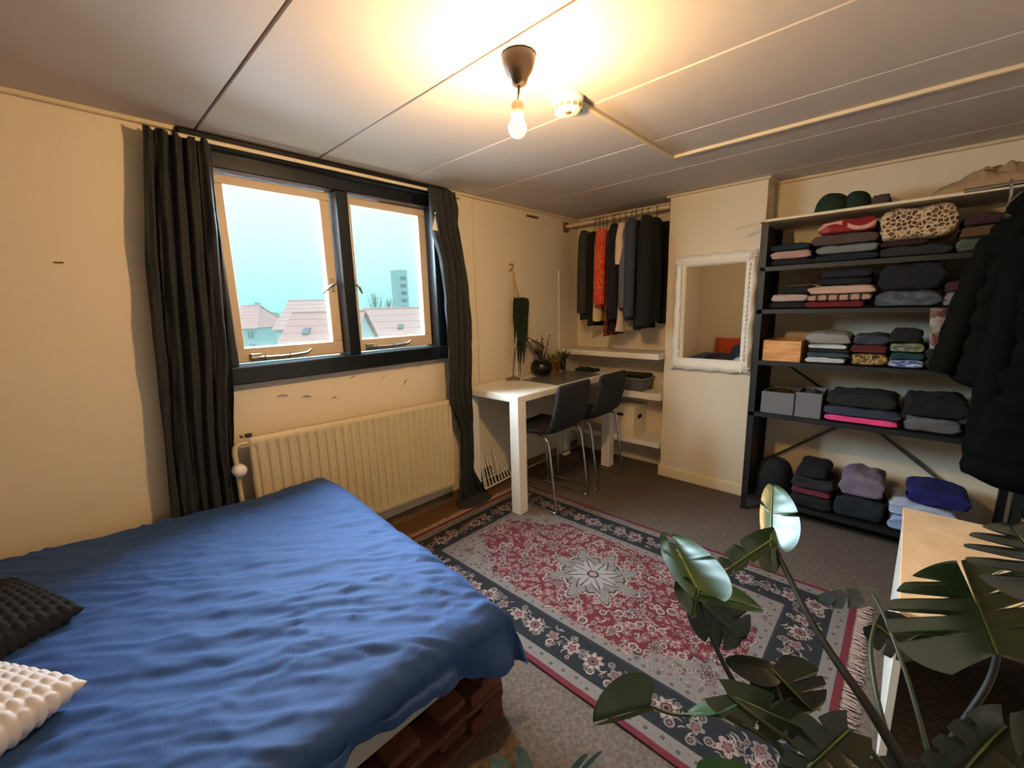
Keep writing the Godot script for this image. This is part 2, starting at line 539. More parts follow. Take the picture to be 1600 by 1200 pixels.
func house(label: String, r0: Vector3, r1: Vector3, half: float, eave: float, roof: Material, wall: Material, pane: Material, nw: int, rows: int, hip: float) -> void:
	var mid := (r0 + r1) / 2
	var h := thing("house", label, "house", Vector3(mid.x, -9, mid.z), "houses outside")
	var along := (r1 - r0)
	along.y = 0
	var L := along.length() / 2 + hip
	along = along.normalized()
	var out := Vector3(-along.z, 0, along.x)
	if out.x < 0: out = -out
	var bs := Basis(along, Vector3.UP, out)
	if bs.determinant() < 0: bs = Basis(-along, Vector3.UP, out)
	var st := sr()
	cbox(st, Vector3(mid.x, (eave - 9) / 2, mid.z), Vector3(2 * L, eave + 9, 2 * half), 0.0, bs)
	# gable ends
	st.set_smooth_group(-1)
	var P := func(a: float, y: float, o: float): return Vector3(mid.x, y, mid.z) + bs.x * a + bs.z * o
	var top := r0.y - 0.12
	if hip == 0.0:
		tri(st, P.call(L, eave, half), P.call(L, eave, -half), P.call(L, top, 0))
		tri(st, P.call(-L, eave, -half), P.call(-L, eave, half), P.call(-L, top, 0))
	part(h, "wall", st, wall)
	var rl := L - hip
	for s in [1.0, -1.0]:
		st = sr()
		st.set_smooth_group(-1)
		var e := 0.25
		var nr := 7
		# courses of tiles as steps down the slope
		for k in nr:
			var a := float(k) / nr
			var b := float(k + 1) / nr + 0.02
			var A0: float = lerpf(rl, L, a) + e
			var A1: float = lerpf(rl, L, b) + e
			var y0: float = lerpf(r0.y, eave - 0.1, a) + 0.02
			var y1: float = lerpf(r0.y, eave - 0.1, b) + 0.06
			var o0: float = half * 1.05 * a
			var o1: float = half * 1.05 * b
			var q := [P.call(-A1, y1, s * o1), P.call(A1, y1, s * o1), P.call(A0, y0, s * o0), P.call(-A0, y0, s * o0)]
			var lip := Vector3(0, -0.09, 0)
			if s > 0:
				quad(st, q[0], q[1], q[2], q[3])
				quad(st, q[0] + lip, q[1] + lip, q[1], q[0])
			else:
				quad(st, q[3], q[2], q[1], q[0])
				quad(st, q[0], q[1], q[1] + lip, q[0] + lip)
		if hip > 0.0:
			var f := [P.call(s * (L + e), eave - 0.05, -half * 1.05), P.call(s * (L + e), eave - 0.05, half * 1.05), P.call(s * rl, r0.y, 0)]
			if s > 0: tri(st, f[1], f[0], f[2])
			else: tri(st, f[0], f[1], f[2])
		part(h, "roof", st, roof)
	st = sr()
	tube(st, [P.call(-rl - 0.25, r0.y + 0.03, 0), P.call(rl + 0.25, r0.y + 0.03, 0)], 0.11, 6)
	part(h, "ridge", st, roof)
	st = sr()
	cbox(st, P.call(rl * 0.62, r0.y + 0.1, -0.4), Vector3(0.7, 1.0, 0.7), 0.03, bs)
	part(h, "chimney", st, wall)
	for j in rows:
		for i in nw:
			var a := (i + 0.5) / nw * 2 * L - L
			var y := eave - 1.3 - 2.3 * j
			st = sr()
			for o in [[-0.6, 0, 0.12, 1.5], [0.6, 0, 0.12, 1.5], [0, 0.7, 1.3, 0.12], [0, -0.7, 1.3, 0.12], [0, 0, 0.1, 1.4]]:
				cbox(st, P.call(a + o[0], y + o[1], half + 0.05), Vector3(o[2], o[3], 0.14), 0.0, bs)
			var f := part(h, "window", st, wall)
			st = sr()
			cbox(st, P.call(a, y, half + 0.02), Vector3(1.1, 1.3, 0.06), 0.0, bs)
			part(f, "pane", st, pane)
	# roof windows on the side towards the room
	if hip == 0.0 and nw > 1:
		for i in nw:
			var a := (i + 0.6) / nw * 2 * L - L
			var fr := 0.45
			var y: float = lerpf(r0.y, eave, fr) + 0.12
			var tilt := Basis(bs.x, atan2(r0.y - eave, half))
			st = sr()
			cbox(st, P.call(a, y, half * fr * 1.05), Vector3(0.5, 0.1, 0.6), 0.02, tilt * bs)
			part(h, "skylight", st, pane)

# ------------------------------------------------------------------ ceiling fittings
func ceiling_fittings() -> void:
	var c := Vector3(1.375, H, 2.345)
	var l := thing("pendant_lamp", "bare glowing bulb hanging on a short cord from a dark ceiling cup", "pendant lamp", c)
	var st := sr()
	lathe(st, [Vector2(0, -0.088), Vector2(0.016, -0.088), Vector2(0.026, -0.08), Vector2(0.03, -0.066), Vector2(0.044, -0.045), Vector2(0.053, -0.02), Vector2(0.055, -0.006), Vector2(0.052, 0.0), Vector2(0, 0)], c, 28)
	tube(st, [c + Vector3(0, -0.085, 0), c + Vector3(-0.003, -0.118, 0.001)], [0.006, 0.003], 8)
	part(l, "ceiling_cup", st, M.bronze)
	var b := Vector3(1.388, 1.985, 2.371)
	st = sr()
	tube(st, [c + Vector3(-0.002, -0.11, 0.001), b + Vector3(0, 0.06, 0)], 0.0025, 6)
	part(l, "cord", st, M.bronze)
	st = sr()
	lathe(st, [Vector2(0, 0.022), Vector2(0.019, 0.022), Vector2(0.021, 0.03), Vector2(0.021, 0.06), Vector2(0.017, 0.068), Vector2(0, 0.069)], b, 20)
	part(l, "socket", st, mat(Color(0.80, 0.74, 0.66), 0.5))
	st = sr()
	var prof := []
	for k in 13:
		var a := PI * k / 12.0
		prof.append(Vector2(0.03 * sin(a) if k < 12 else 0.014, -0.03 * cos(a) - 0.008))
	prof.append(Vector2(0.014, 0.03))
	lathe(st, prof, b, 24)
	var glow := StandardMaterial3D.new()
	glow.albedo_color = Color(1, 0.95, 0.85)
	glow.emission_enabled = true
	glow.emission = Color(1.0, 0.86, 0.55)
	glow.emission_energy_multiplier = 4.0
	part(l, "bulb", st, glow)
	var o := OmniLight3D.new()
	o.name = "bulb_light"
	l.add_child(o, true)
	o.position = b + Vector3(0, -0.008, 0) - c
	o.light_color = Color(1.0, 0.82, 0.58)
	o.light_energy = 2.2
	o.light_size = 0.03
	o.omni_range = 12.0
	o.omni_attenuation = 2.0
	o.shadow_enabled = true
	# smoke detector
	var s := Vector3(1.318, H, 2.0)
	var d := thing("smoke_detector", "round cream smoke detector on the ceiling beside the lamp", "smoke detector", s)
	st = sr()
	lathe(st, [Vector2(0, -0.026), Vector2(0.052, -0.026), Vector2(0.06, -0.02), Vector2(0.062, 0), Vector2(0, 0)], s, 32)
	part(d, "base", st, M.white)
	st = sr()
	lathe(st, [Vector2(0, -0.056), Vector2(0.036, -0.056), Vector2(0.05, -0.05), Vector2(0.056, -0.03), Vector2(0.056, -0.026), Vector2(0, -0.026)], s, 32)
	part(d, "cover", st, M.white)
	st = sr()
	for k in 14:
		var a := TAU * k / 14
		cbox(st, s + Vector3(cos(a) * 0.0545, -0.038, sin(a) * 0.0545), Vector3(0.004, 0.012, 0.014), 0.0, Basis(Vector3.UP, -a))
	part(d, "vent", st, mat(Color(0.50, 0.42, 0.32), 0.7))
	st = sr()
	lathe(st, [Vector2(0, -0.059), Vector2(0.011, -0.059), Vector2(0.012, -0.056), Vector2(0, -0.056)], s + Vector3(0.012, 0, 0.012), 16)
	part(d, "button", st, mat(Color(0.45, 0.33, 0.2), 0.5))
	# surface conduit on the ceiling
	st = sr()
	bx(st, 1.33, 1.35, H - 0.016, H, 1.06, 1.95, 0.003)
	bx(st, 1.33, 3.05, H - 0.016, H, 1.042, 1.064, 0.003)
	solo("ceiling_conduit", "painted cable conduit running across the ceiling from the smoke detector", "conduit", st, M.trim)

# ------------------------------------------------------------------ radiator
func radiator() -> void:
	var z0 := 1.69
	var z1 := 2.928
	var r := thing("radiator", "old cream panel radiator with vertical ribs under the window", "radiator", Vector3(0.08, 0.17, 2.31))
	var tilt := func(p: Vector3): return p + Vector3(0, (p.z - 2.31) * 0.024, 0)
	var nrib := 26
	var pitch := (z1 - z0) / nrib
	var face := func(u, v):
		var z: float = lerpf(z1, z0, u)
		var y: float = lerpf(0.178, 0.812, v)
		var ph: float = fposmod((z - z0) / pitch, 1.0)
		var groove: float = exp(-pow((ph - 0.5) / 0.15, 2.0)) * smoothstep(0.2, 0.235, y) * (1.0 - smoothstep(0.755, 0.785, y))
		var edge: float = minf(minf(u, 1 - u) * (z1 - z0), minf(v, 1 - v) * 0.64)
		return tilt.call(Vector3(0.12 - 0.016 * groove - 0.012 * exp(-edge / 0.006), y, z))
	var st := sr()
	grid(st, nrib * 10, 40, face)
	var back := box(0.072, 0.108, 0.18, 0.81, z0, z1, 0.004)
	var bm := back.commit()
	part(r, "front_panel", st, M.rad)
	var s2 := sr()
	cbox(s2, Vector3(0.09, 0.495, 2.309), Vector3(0.036, 0.63, z1 - z0 - 0.004), 0.004, Basis(Vector3.RIGHT, -0.024))
	part(r, "water_panel", s2, M.rad)
	st = sr()
	for k in 3:
		cbox(st, Vector3(0.04, 0.5, 1.85 + 0.45 * k), Vector3(0.08, 0.1, 0.04), 0.003)
	part(r, "bracket", st, M.rad)
	st = sr()
	tube(st, curve([Vector3(0.09, 0.80, 2.93), Vector3(0.09, 0.80, 2.965), Vector3(0.09, 0.775, 2.985), Vector3(0.09, 0.70, 2.985)]), 0.012, 10)
	tube(st, [Vector3(0.09, 0.70, 2.985), Vector3(0.09, 0.30, 2.985), Vector3(0.09, 0.0, 2.985)], 0.011, 10)
	part(r, "pipe", st, M.rad)
	st = sr()
	lathe(st, [Vector2(0, -0.03), Vector2(0.02, -0.03), Vector2(0.029, -0.018), Vector2(0.03, 0.012), Vector2(0.022, 0.028), Vector2(0, 0.03)], Vector3(0.125, 0.685, 2.985), 20, Basis(Vector3.FORWARD, PI / 2))
	part(r, "valve", st, M.white)
	st = sr()
	cbox(st, Vector3(0.09, 0.835, 2.92), Vector3(0.018, 0.018, 0.03), 0.003)
	cbox(st, Vector3(0.09, 0.835, 2.95), Vector3(0.028, 0.01, 0.012), 0.002)
	part(r, "bleed_valve", st, M.bronze)

# ------------------------------------------------------------------ curtains
func at_y(tab: Array, y: float) -> float:
	for i in tab.size() - 1:
		if y >= tab[i + 1][0]:
			var t: float = (y - tab[i][0]) / (tab[i + 1][0] - tab[i][0])
			return lerpf(tab[i][1], tab[i + 1][1], clampf(t, 0, 1))
	return tab[-1][1]

func curtains() -> void:
	var st := sr()
	tube(st, [Vector3(0.085, 2.148, 3.05), Vector3(0.085, 2.15, 1.50)], 0.0085, 10)
	for z in [3.0, 2.3, 1.58]:
		tube(st, [Vector3(0.04, 2.165, z), Vector3(0.085, 2.15, z)], 0.005, 6)
	solo("curtain_rail", "thin pale curtain rail above the window", "curtain rail", st, M.trim)
	var edgesL := [[2.135, 3.125], [1.64, 3.185], [1.22, 3.21], [0.53, 3.25], [0.05, 3.27]]
	var edgesR := [[2.135, 2.90], [1.66, 2.915], [1.25, 2.93], [0.77, 2.985], [0.47, 2.99], [0.05, 3.0]]
	curtain("dark grey curtain left of the window, hanging behind the bed", edgesL, edgesR, 0.05, 5.0, 7, 0.082, 0.026)
	edgesL = [[2.135, 1.79], [1.89, 1.775], [1.72, 1.728], [1.57, 1.713], [1.09, 1.714], [0.80, 1.725], [0.55, 1.63], [0.33, 1.635], [0.12, 1.68], [0.01, 1.70]]
	edgesR = [[2.135, 1.585], [2.04, 1.553], [1.95, 1.572], [1.67, 1.508], [1.24, 1.485], [0.89, 1.52], [0.54, 1.52], [0.24, 1.525], [0.08, 1.44], [0.01, 1.40]]
	var c := curtain("dark grey curtain right of the window, pooling on the floor by the desk", edgesL, edgesR, 0.012, 4.0, 9, 0.13, 0.03)
	# the tail lying on the floor
	st = sr()
	var nz := fnl(77, 6.0)
	grid(st, 20, 12, func(u, v):
		var a: float = TAU * u
		var rr: float = v
		var p := Vector3(0.155 + cos(a) * 0.085 * rr, 0.0, 1.55 - sin(a) * 0.16 * rr)
		p.y = 0.006 + 0.06 * (1.0 - rr * rr) * (0.7 + 0.6 * absf(nz.get_noise_2d(p.x * 6.0, p.z * 3.0)))
		return p, true, false, true)
	part(c, "hem_on_floor", st, M.curtain)
	st = sr()
	grid(st, 4, 6, func(u, v): return Vector3(0.155 + 0.01 * u, 2.0 - 0.105 * v, 1.778 + (0.002 + 0.05 * v) * (u - 0.35)))
	part(c, "white_lining", st, M.white)

func curtain(label: String, el: Array, er: Array, y0: float, folds: float, seed_: int, x: float, amp: float) -> Node3D:
	var c := thing("curtain", label, "curtain", Vector3(x, y0, (el[-1][1] + er[-1][1]) / 2), "curtains of the window")
	var nz := fnl(seed_, 1.0)
	var sheet := func(u, v):
		var y: float = lerpf(y0, 2.155 - 0.012 * absf(sin(u * folds * PI)), v)
		var a := at_y(el, y)
		var b := at_y(er, y)
		var ph: float = u * folds + 0.22 * nz.get_noise_2d(u * 3.0, y * 0.8) + 0.1 * sin(y * 2.0)
		var w: float = amp * (0.75 + 0.5 * nz.get_noise_2d(u * 2.0 + 9, y * 0.9 + 3))
		var d: float = sin(ph * TAU) * w + 0.35 * w * sin(ph * TAU * 2.3 + y) + 0.012 * nz.get_noise_2d(u * 9.0, y * 4.0)
		return Vector3(x + d, y, lerpf(a, b, u) + 0.25 * w * cos(ph * TAU))
	var st := sr()
	grid(st, 90, 60, sheet)
	part(c, "cloth", st, M.curtain)
	st = sr()
	grid(st, 90, 3, func(u, v):
		var p: Vector3 = sheet.call(u, 0.985 + 0.015 * v)
		return p + Vector3(0.004, 0.004 * v, 0))
	part(c, "heading", st, M.curtain)
	return c

# ------------------------------------------------------------------ rug
var rug_im: Image
func stamp(cx: float, cy: float, r: float, kind: int, rot: float, cols: Array) -> void:
	var W := rug_im.get_width()
	var Hh := rug_im.get_height()
	for y in range(maxi(0, int(cy - r - 1)), mini(Hh, int(cy + r + 2))):
		for x in range(maxi(0, int(cx - r - 1)), mini(W, int(cx + r + 2))):
			var d := Vector2(x - cx, y - cy)
			var q := d.length() / r
			if q > 1.05: continue
			var a := d.angle() + rot
			match kind:
				0: # rosette
					var m := 0.82 + 0.16 * cos(a * 8.0)
					if q < 0.16: rug_im.set_pixel(x, y, cols[1])
					elif q < 0.34: rug_im.set_pixel(x, y, cols[2])
					elif q < 0.42: rug_im.set_pixel(x, y, cols[1])
					elif q < m - 0.12: rug_im.set_pixel(x, y, cols[0] if cos(a * 8.0) > -0.55 else cols[2])
					elif q < m: rug_im.set_pixel(x, y, cols[3])
				1: # curved leaf
					var p := d.rotated(-rot)
					var lim := 0.34 * r * sqrt(maxf(0.0, 1.0 - pow(p.x / r, 2.0)))
					var off := p.y - 0.35 * r * (p.x / r) * (p.x / r) + 0.12 * r
					if absf(off) < lim: rug_im.set_pixel(x, y, cols[0] if absf(off) < lim * 0.62 else cols[3])
				2: # ring bud
					if q < 0.35: rug_im.set_pixel(x, y, cols[2])
					elif q < 0.55: rug_im.set_pixel(x, y, cols[1])
					elif q < 0.95: rug_im.set_pixel(x, y, cols[0])
				3: # palmette
					var p := d.rotated(-rot)
					var m := 0.5 + 0.42 * absf(cos(a * 2.5 - rot * 2.5))
					if q < m * 0.4: rug_im.set_pixel(x, y, cols[2])
					elif q < m * 0.5: rug_im.set_pixel(x, y, cols[1])
					elif q < m: rug_im.set_pixel(x, y, cols[0] if fposmod(a * 3.0, 1.0) > 0.2 else cols[2])

func rug() -> void:
	var W := 1254
	var Hh := 768
	rug_im = Image.create(W, Hh, false, Image.FORMAT_RGB8)
	var red := Color(0.32, 0.05, 0.09)
	var navy := Color(0.05, 0.045, 0.06)
	var cream := Color(0.53, 0.46, 0.42)
	var grey := Color(0.40, 0.365, 0.345)
	var rose := Color(0.42, 0.25, 0.25)
	rug_im.fill(Color(0.34, 0.05, 0.10))
	rug_im.fill_rect(Rect2i(14, 14, W - 28, Hh - 28), grey)
	rug_im.fill_rect(Rect2i(46, 46, W - 92, Hh - 92), navy)
	rug_im.fill_rect(Rect2i(50, 50, W - 100, Hh - 100), navy)
	var bw := 150
	rug_im.fill_rect(Rect2i(bw - 6, bw - 6, W - 2 * bw + 12, Hh - 2 * bw + 12), Color(0.12, 0.1, 0.12))
	rug_im.fill_rect(Rect2i(bw, bw, W - 2 * bw, Hh - 2 * bw), grey)
	rug_im.fill_rect(Rect2i(bw + 30, bw + 30, W - 2 * bw - 60, Hh - 2 * bw - 60), red)
	var rng := RandomNumberGenerator.new()
	rng.seed = 12
	# spandrels: grey corners with a scalloped edge
	for sx in [0, 1]:
		for sy in [0, 1]:
			for y in 190:
				for x in 290:
					var q := pow(x / 215.0, 1.15) + pow(y / 130.0, 1.15) + 0.07 * sin(atan2(y, x) * 22.0)
					if q < 1.0:
						var px: int = bw + 30 + x if sx == 0 else W - bw - 31 - x
						var py: int = bw + 30 + y if sy == 0 else Hh - bw - 31 - y
						rug_im.set_pixel(px, py, grey if q < 0.95 else navy)
	# field and spandrel flowers
	var gy := bw + 40
	while gy < Hh - bw - 30:
		var gx := bw + 40
		while gx < W - bw - 30:
			var p := Vector2(gx + rng.randf_range(-9, 9), gy + rng.randf_range(-9, 9))
			var dx: float = minf(p.x - bw - 30, W - bw - 30 - p.x) / 215.0
			var dy: float = minf(p.y - bw - 30, Hh - bw - 30 - p.y) / 130.0
			var inside := pow(maxf(dx, 0), 1.15) + pow(maxf(dy, 0), 1.15) < 0.98
			var ground := grey if inside else red
			var k := rng.randi() % 7
			var cols := [cream if k < 4 else rose, navy if k % 2 == 0 else red, rose if k < 4 else cream, navy if inside else Color(0.25, 0.05, 0.09)]
			if inside: cols = [cream if k < 3 else Color(0.36, 0.33, 0.32), navy, rose, navy]
			stamp(p.x, p.y, rng.randf_range(8.5, 15.5) if not inside else rng.randf_range(6, 10), [0, 1, 2, 3, 0, 1, 3][k], rng.randf() * TAU, cols)
			for t in 1 + k % 2:
				stamp(p.x + rng.randf_range(-15, 15), p.y + rng.randf_range(-15, 15), rng.randf_range(3.0, 6.5), 1 + t, rng.randf() * TAU, [cream, red, rose, ground])
			gx += 22
		gy += 22
	for k in 60:
		var p := Vector2(rng.randf_range(bw + 70, W - bw - 70), rng.randf_range(bw + 60, Hh - bw - 60))
		stamp(p.x, p.y, rng.randf_range(16, 25), 0 if k % 3 else 3, rng.randf() * TAU, [cream if k % 2 else grey, navy, rose, Color(0.22, 0.05, 0.08)])
	# medallion
	var c := Vector2(W, Hh) / 2
	for y in range(-150, 151):
		for x in range(-190, 191):
			var d := Vector2(x / 1.12, y)
			var a := d.angle()
			var r := d.length()
			var R := 112.0 + 22.0 * cos(a * 8.0) + 10.0 * cos(a * 16.0)
			if r > R: continue
			var col := cream if r > R - 7 else grey
			if r < R - 7 and r > R - 12: col = navy
			if r < 86 and absf(sin(a * 8.0 + r * 0.07)) < 0.17: col = navy
			if r < 70.0 * (0.6 + 0.4 * absf(cos(a * 4.0))): col = Color(0.50, 0.46, 0.44)
			if r < 70.0 * (0.6 + 0.4 * absf(cos(a * 4.0))) and absf(fposmod(a * 4.0 / PI, 1.0) - 0.5) > 0.46: col = navy
			if r < 17: col = navy
			if r < 12: col = Color(0.5, 0.38, 0.38)
			rug_im.set_pixel(int(c.x) + x, int(c.y) + y, col)
	for k in 16:
		var a := TAU * (k + 0.5) / 16
		stamp(c.x + cos(a) * 112, c.y + sin(a) * 96, 9, 2, 0, [cream, navy, rose, navy])
	# navy border flowers
	var per := []
	for k in 19: per.append_array([Vector2(85 + 60.2 * k, 98), Vector2(85 + 60.2 * k, Hh - 98)])
	for k in 10: per.append_array([Vector2(98, 130 + 56 * k), Vector2(W - 98, 130 + 56 * k)])
	for i in per.size():
		var p: Vector2 = per[i]
		var alt := (i / 2) % 3
		stamp(p.x, p.y, [29.0, 20.0, 25.0][alt], [0, 3, 3][alt], rng.randf() * TAU, [cream if alt != 1 else grey, navy, rose, grey])
		for t in 9:
			var an := rng.randf() * TAU
			stamp(p.x + cos(an) * rng.randf_range(22, 36), p.y + sin(an) * rng.randf_range(22, 34), rng.randf_range(6, 12), 1 if t % 3 else 2, rng.randf() * TAU, [cream if t % 2 else grey, navy, rose, navy])
	# dotted guard bands
	for band in [30, bw + 15]:
		var n := int((W - 2 * band) / 17.0)
		for k in n:
			for y in [band, Hh - band]:
				stamp(band + 17.0 * (k + 0.5), y + (k % 3 - 1) * 4.0, 4.2, 1 + k % 2, k * 1.9, [navy if k % 2 else rose, cream, navy, grey])
		n = int((Hh - 2 * band) / 17.0)
		for k in n:
			for x in [band, W - band]:
				stamp(x + (k % 3 - 1) * 4.0, band + 17.0 * (k + 0.5), 4.2, 1 + k % 2, k * 1.9, [navy if k % 2 else rose, cream, navy, grey])
	var m := mat(Color.WHITE, 0.95)
	m.albedo_texture = ImageTexture.create_from_image(rug_im)
	var pile := NoiseTexture2D.new()
	m.normal_enabled = true
	m.normal_texture = noise_tex(0.2, 8, 512, true, 3.0)
	m.normal_scale = 0.3
	var r := thing("rug", "oriental rug in dark red with navy border and grey star medallion", "rug", Vector3(1.285, 0.0, 1.73))
	var st := sr()
	var x0 := 0.24
	var x1 := 2.33
	var z0 := 1.09
	var z1 := 2.37
	var nz := fnl(19, 1.4)
	grid(st, 60, 40, func(u, v): return Vector3(lerpf(x0, x1, u), 0.011 + 0.003 * nz.get_noise_2d(u * 6, v * 4), lerpf(z0, z1, v)), false, false, true)
	part(r, "pile", st, m)
	part(r, "backing", box(x0, x1, 0.0, 0.0075, z0, z1), mat(Color(0.3, 0.12, 0.13), 0.95))
	for e in 2:
		st = sr()
		for k in 170:
			var z := z0 + (z1 - z0) * (k + rng.randf_range(0.2, 0.8)) / 170.0
			var l := rng.randf_range(0.035, 0.06)
			var s := -1.0 if e == 0 else 1.0
			var bx0 := x0 if e == 0 else x1
			tube(st, [Vector3(bx0, 0.006, z), Vector3(bx0 + s * l * 0.5, 0.007, z + rng.randf_range(-0.004, 0.004)), Vector3(bx0 + s * l, 0.004, z + rng.randf_range(-0.009, 0.009))], 0.0028, 4)
		part(r, "fringe", st, mat(Color(0.70, 0.58, 0.46) if e == 0 else Color(0.62, 0.52, 0.48), 0.95), "stuff")

# ------------------------------------------------------------------ bed
func bed() -> void:
	var b := thing("bed", "low bed on stacked red-brown pallets with a pale mattress", "bed", Vector3(0.77, 0, 3.6))
	var x1 := 1.462
	for lv in [0.0, 0.098]:
		for x in [0.19, 0.50, 0.82, 1.14, 1.4]:
			part(b, "board", box(x - 0.05, minf(x + 0.06, x1), lv, lv + 0.022, 2.59, 4.56, 0.003), M.pallet)
			for z in [2.66, 3.2, 3.74, 4.28]:
				part(b, "block", box(x - 0.05, minf(x + 0.06, x1) - 0.004, lv + 0.022, lv + 0.07, z - 0.07, z + 0.07, 0.003), M.pallet)
		for k in 12:
			var z := 2.59 + k * 0.17
			part(b, "slat", box(0.14, x1, lv + 0.07, lv + 0.094, z, z + 0.1, 0.003), M.pallet)
	part(b, "mattress", box(0.135, 1.44, 0.194, 0.405, 2.62, 4.58, 0.05), M.sheet)
	# duvet
	var nz := fnl(41, 1.0)
	var nf := fnl(43, 1.0)
	var wid := Vector2(0.55, -0.84).normalized()
	var cloth := func(u, v):
		# u: from the wall across to the right side and down; v: from the foot hem over the top to the head
		var s: float = lerpf(0.1, 1.70, u)
		var t: float = lerpf(-0.16, 1.94, v)
		var r := 0.07
		var X := 1.455
		var x: float
		var dx := 0.0
		if s < X - r: x = s
		else:
			var a: float = minf((s - (X - r)) / r, PI / 2)
			x = X - r + r * sin(a)
			dx = r * (1 - cos(a)) + maxf(0.0, s - (X - r) - r * PI / 2)
			x += 0.05 * maxf(0.0, minf(dx, 0.23) - r) * (0.55 + 0.45 * sin(t * 9.0 + 1.0))
		x += 0.03
		var z: float
		var dz := 0.0
		if t > r: z = t
		else:
			var a: float = minf((r - t) / r, PI / 2)
			z = r - r * sin(a)
			dz = r * (1 - cos(a)) + maxf(0.0, r - t - r * PI / 2)
			z -= 0.1 * maxf(0.0, minf(dz, 0.23) - r)
		var zz: float = z + 2.575
		var xr: float = clampf(x / 1.4, 0, 1)
		var y: float = 0.462 + (1.0 - pow(xr, 1.4)) * (0.05 + 0.07 * clampf((zz - 2.7) / 1.0, 0, 1))
		y += 0.045 * exp(-pow((x - 0.36) / 0.3, 2) - pow((zz - 2.66) / 0.16, 2))
		y -= 0.02 * smoothstep(1.1, 1.45, x) * (1.0 - smoothstep(2.6, 3.0, zz))
		# wrinkles run from the head towards the right foot corner
		var al: float = Vector2(x, zz).dot(wid)
		var ac: float = Vector2(x, zz).dot(Vector2(-wid.y, wid.x))
		var w: float = nz.get_noise_2d(al * 1.1, ac * 5.0 + 0.6 * nf.get_noise_2d(al * 2, ac * 2))
		var ridge: float = pow(1.0 - absf(nf.get_noise_2d(al * 1.3 + 20.0, ac * 8.0)), 3.0)
		var strength: float = 0.35 + 0.65 * smoothstep(0.3, 1.1, x) 
		var fine: float = pow(1.0 - absf(nz.get_noise_2d(al * 2.2 + 50.0, ac * 13.0 + 0.5 * nf.get_noise_2d(al * 2.0, ac * 2.0))), 6.0)
		var patchy: float = smoothstep(-0.15, 0.35, nz.get_noise_2d(x * 1.6 + 9.0, zz * 1.6))
		y += 0.011 * w * strength + 0.013 * (ridge - 0.4) * strength + 0.010 * fine * patchy + 0.003 * nf.get_noise_2d(x * 9.0, zz * 9.0)
		var drop := maxf(dx, dz) + 0.25 * minf(dx, dz)
		drop = minf(drop, 0.22)
		# ripples of the hanging sides
		var hang: float = smoothstep(0.06, 0.22, drop)
		if dx > dz: x += hang * 0.022 * sin(t * 21.0 + 1.5 * nf.get_noise_1d(t * 4.0)) + hang * 0.012
		else: z -= hang * 0.016 * sin(s * 17.0)
		if dx > 0.03 and dz > 0.03:
			var f: float = minf(dx, dz)
			f = minf(f, 0.2)
			x += f * 0.20
			z -= f * 0.12
		var hem: float = 0.11 * smoothstep(0.05, 0.45, t) * smoothstep(0.08, 0.2, dx)
		return Vector3(x, y - drop + hem + 0.02 * hang * sin(t * 6.0), z + 2.575)
	var st := sr()
	grid(st, 230, 260, cloth, false, false, true)
	solo("duvet", "dark blue wrinkled duvet spread over the bed", "duvet", st, M.duvet)
	# knobbly cushions
	cushion("cushion", "charcoal knobbly cushion lying near the wall on the duvet", Vector3(0.58, 0.578, 3.775), Vector2(-0.91, 0.41), 0.18, 0.075, M.pillow_dark, 16, Vector3(0, 0, 0.06))
	cushion("cushion", "white knobbly cushion on the near side of the duvet", Vector3(0.95, 0.548, 3.795), Vector2(-0.85, 0.53), 0.18, 0.075, M.pillow_white, 16, Vector3(0, 0, 0.0))
	cushion("cushion", "plain orange cushion leaning on the wall, seen in the mirror", Vector3(0.5, 0.63, 4.5), Vector2(1, 0), 0.22, 0.07, M.orange, 0, Vector3(-1.2, 0, 0))
	cushion("pillow", "plain dark pillow before the orange cushion, seen in the mirror", Vector3(0.82, 0.60, 4.3), Vector2(1, 0), 0.27, 0.08, M.duvet, 0, Vector3(-0.5, 0, 0))

func cushion(called: String, label: String, c: Vector3, ax: Vector2, half: float, thick: float, m: Material, bumps: int, tilt: Vector3) -> void:
	var st := sr()
	var bs := Basis(Vector3(ax.x, 0, ax.y), Vector3.UP, Vector3(ax.x, 0, ax.y).cross(Vector3.UP)) * Basis.from_euler(tilt)
	var n := 110 if bumps else 30
	for s in [1.0, -1.0]:
		grid(st, n, n, func(u, v):
			var a: float = u * 2 - 1
			var b: float = v * 2 - 1
			var k := sqrt(maxf(0.0, (1 - a * a) * (1 - b * b)))
			var y: float = thick * k
			if bumps:
				var row: float = floor(v * bumps)
				var su := absf(sin(PI * (u * bumps * 0.72 + 0.5 * fposmod(row, 2.0))))
				y += 0.013 * pow(su, 0.7) * pow(absf(sin(PI * v * bumps)), 0.7) * minf(1.0, k * 6.0)
			var pin := 1.0 - 0.06 * (1.0 - a * a) * absf(b) - 0.06 * (1.0 - b * b) * absf(a)
			return c + bs * Vector3(a * half * pin, s * y, b * half * pin), false, false, s > 0)
	solo(called, label, called, st, m, "cushions on the bed")

# ------------------------------------------------------------------ desk corner
const DT := 0.838

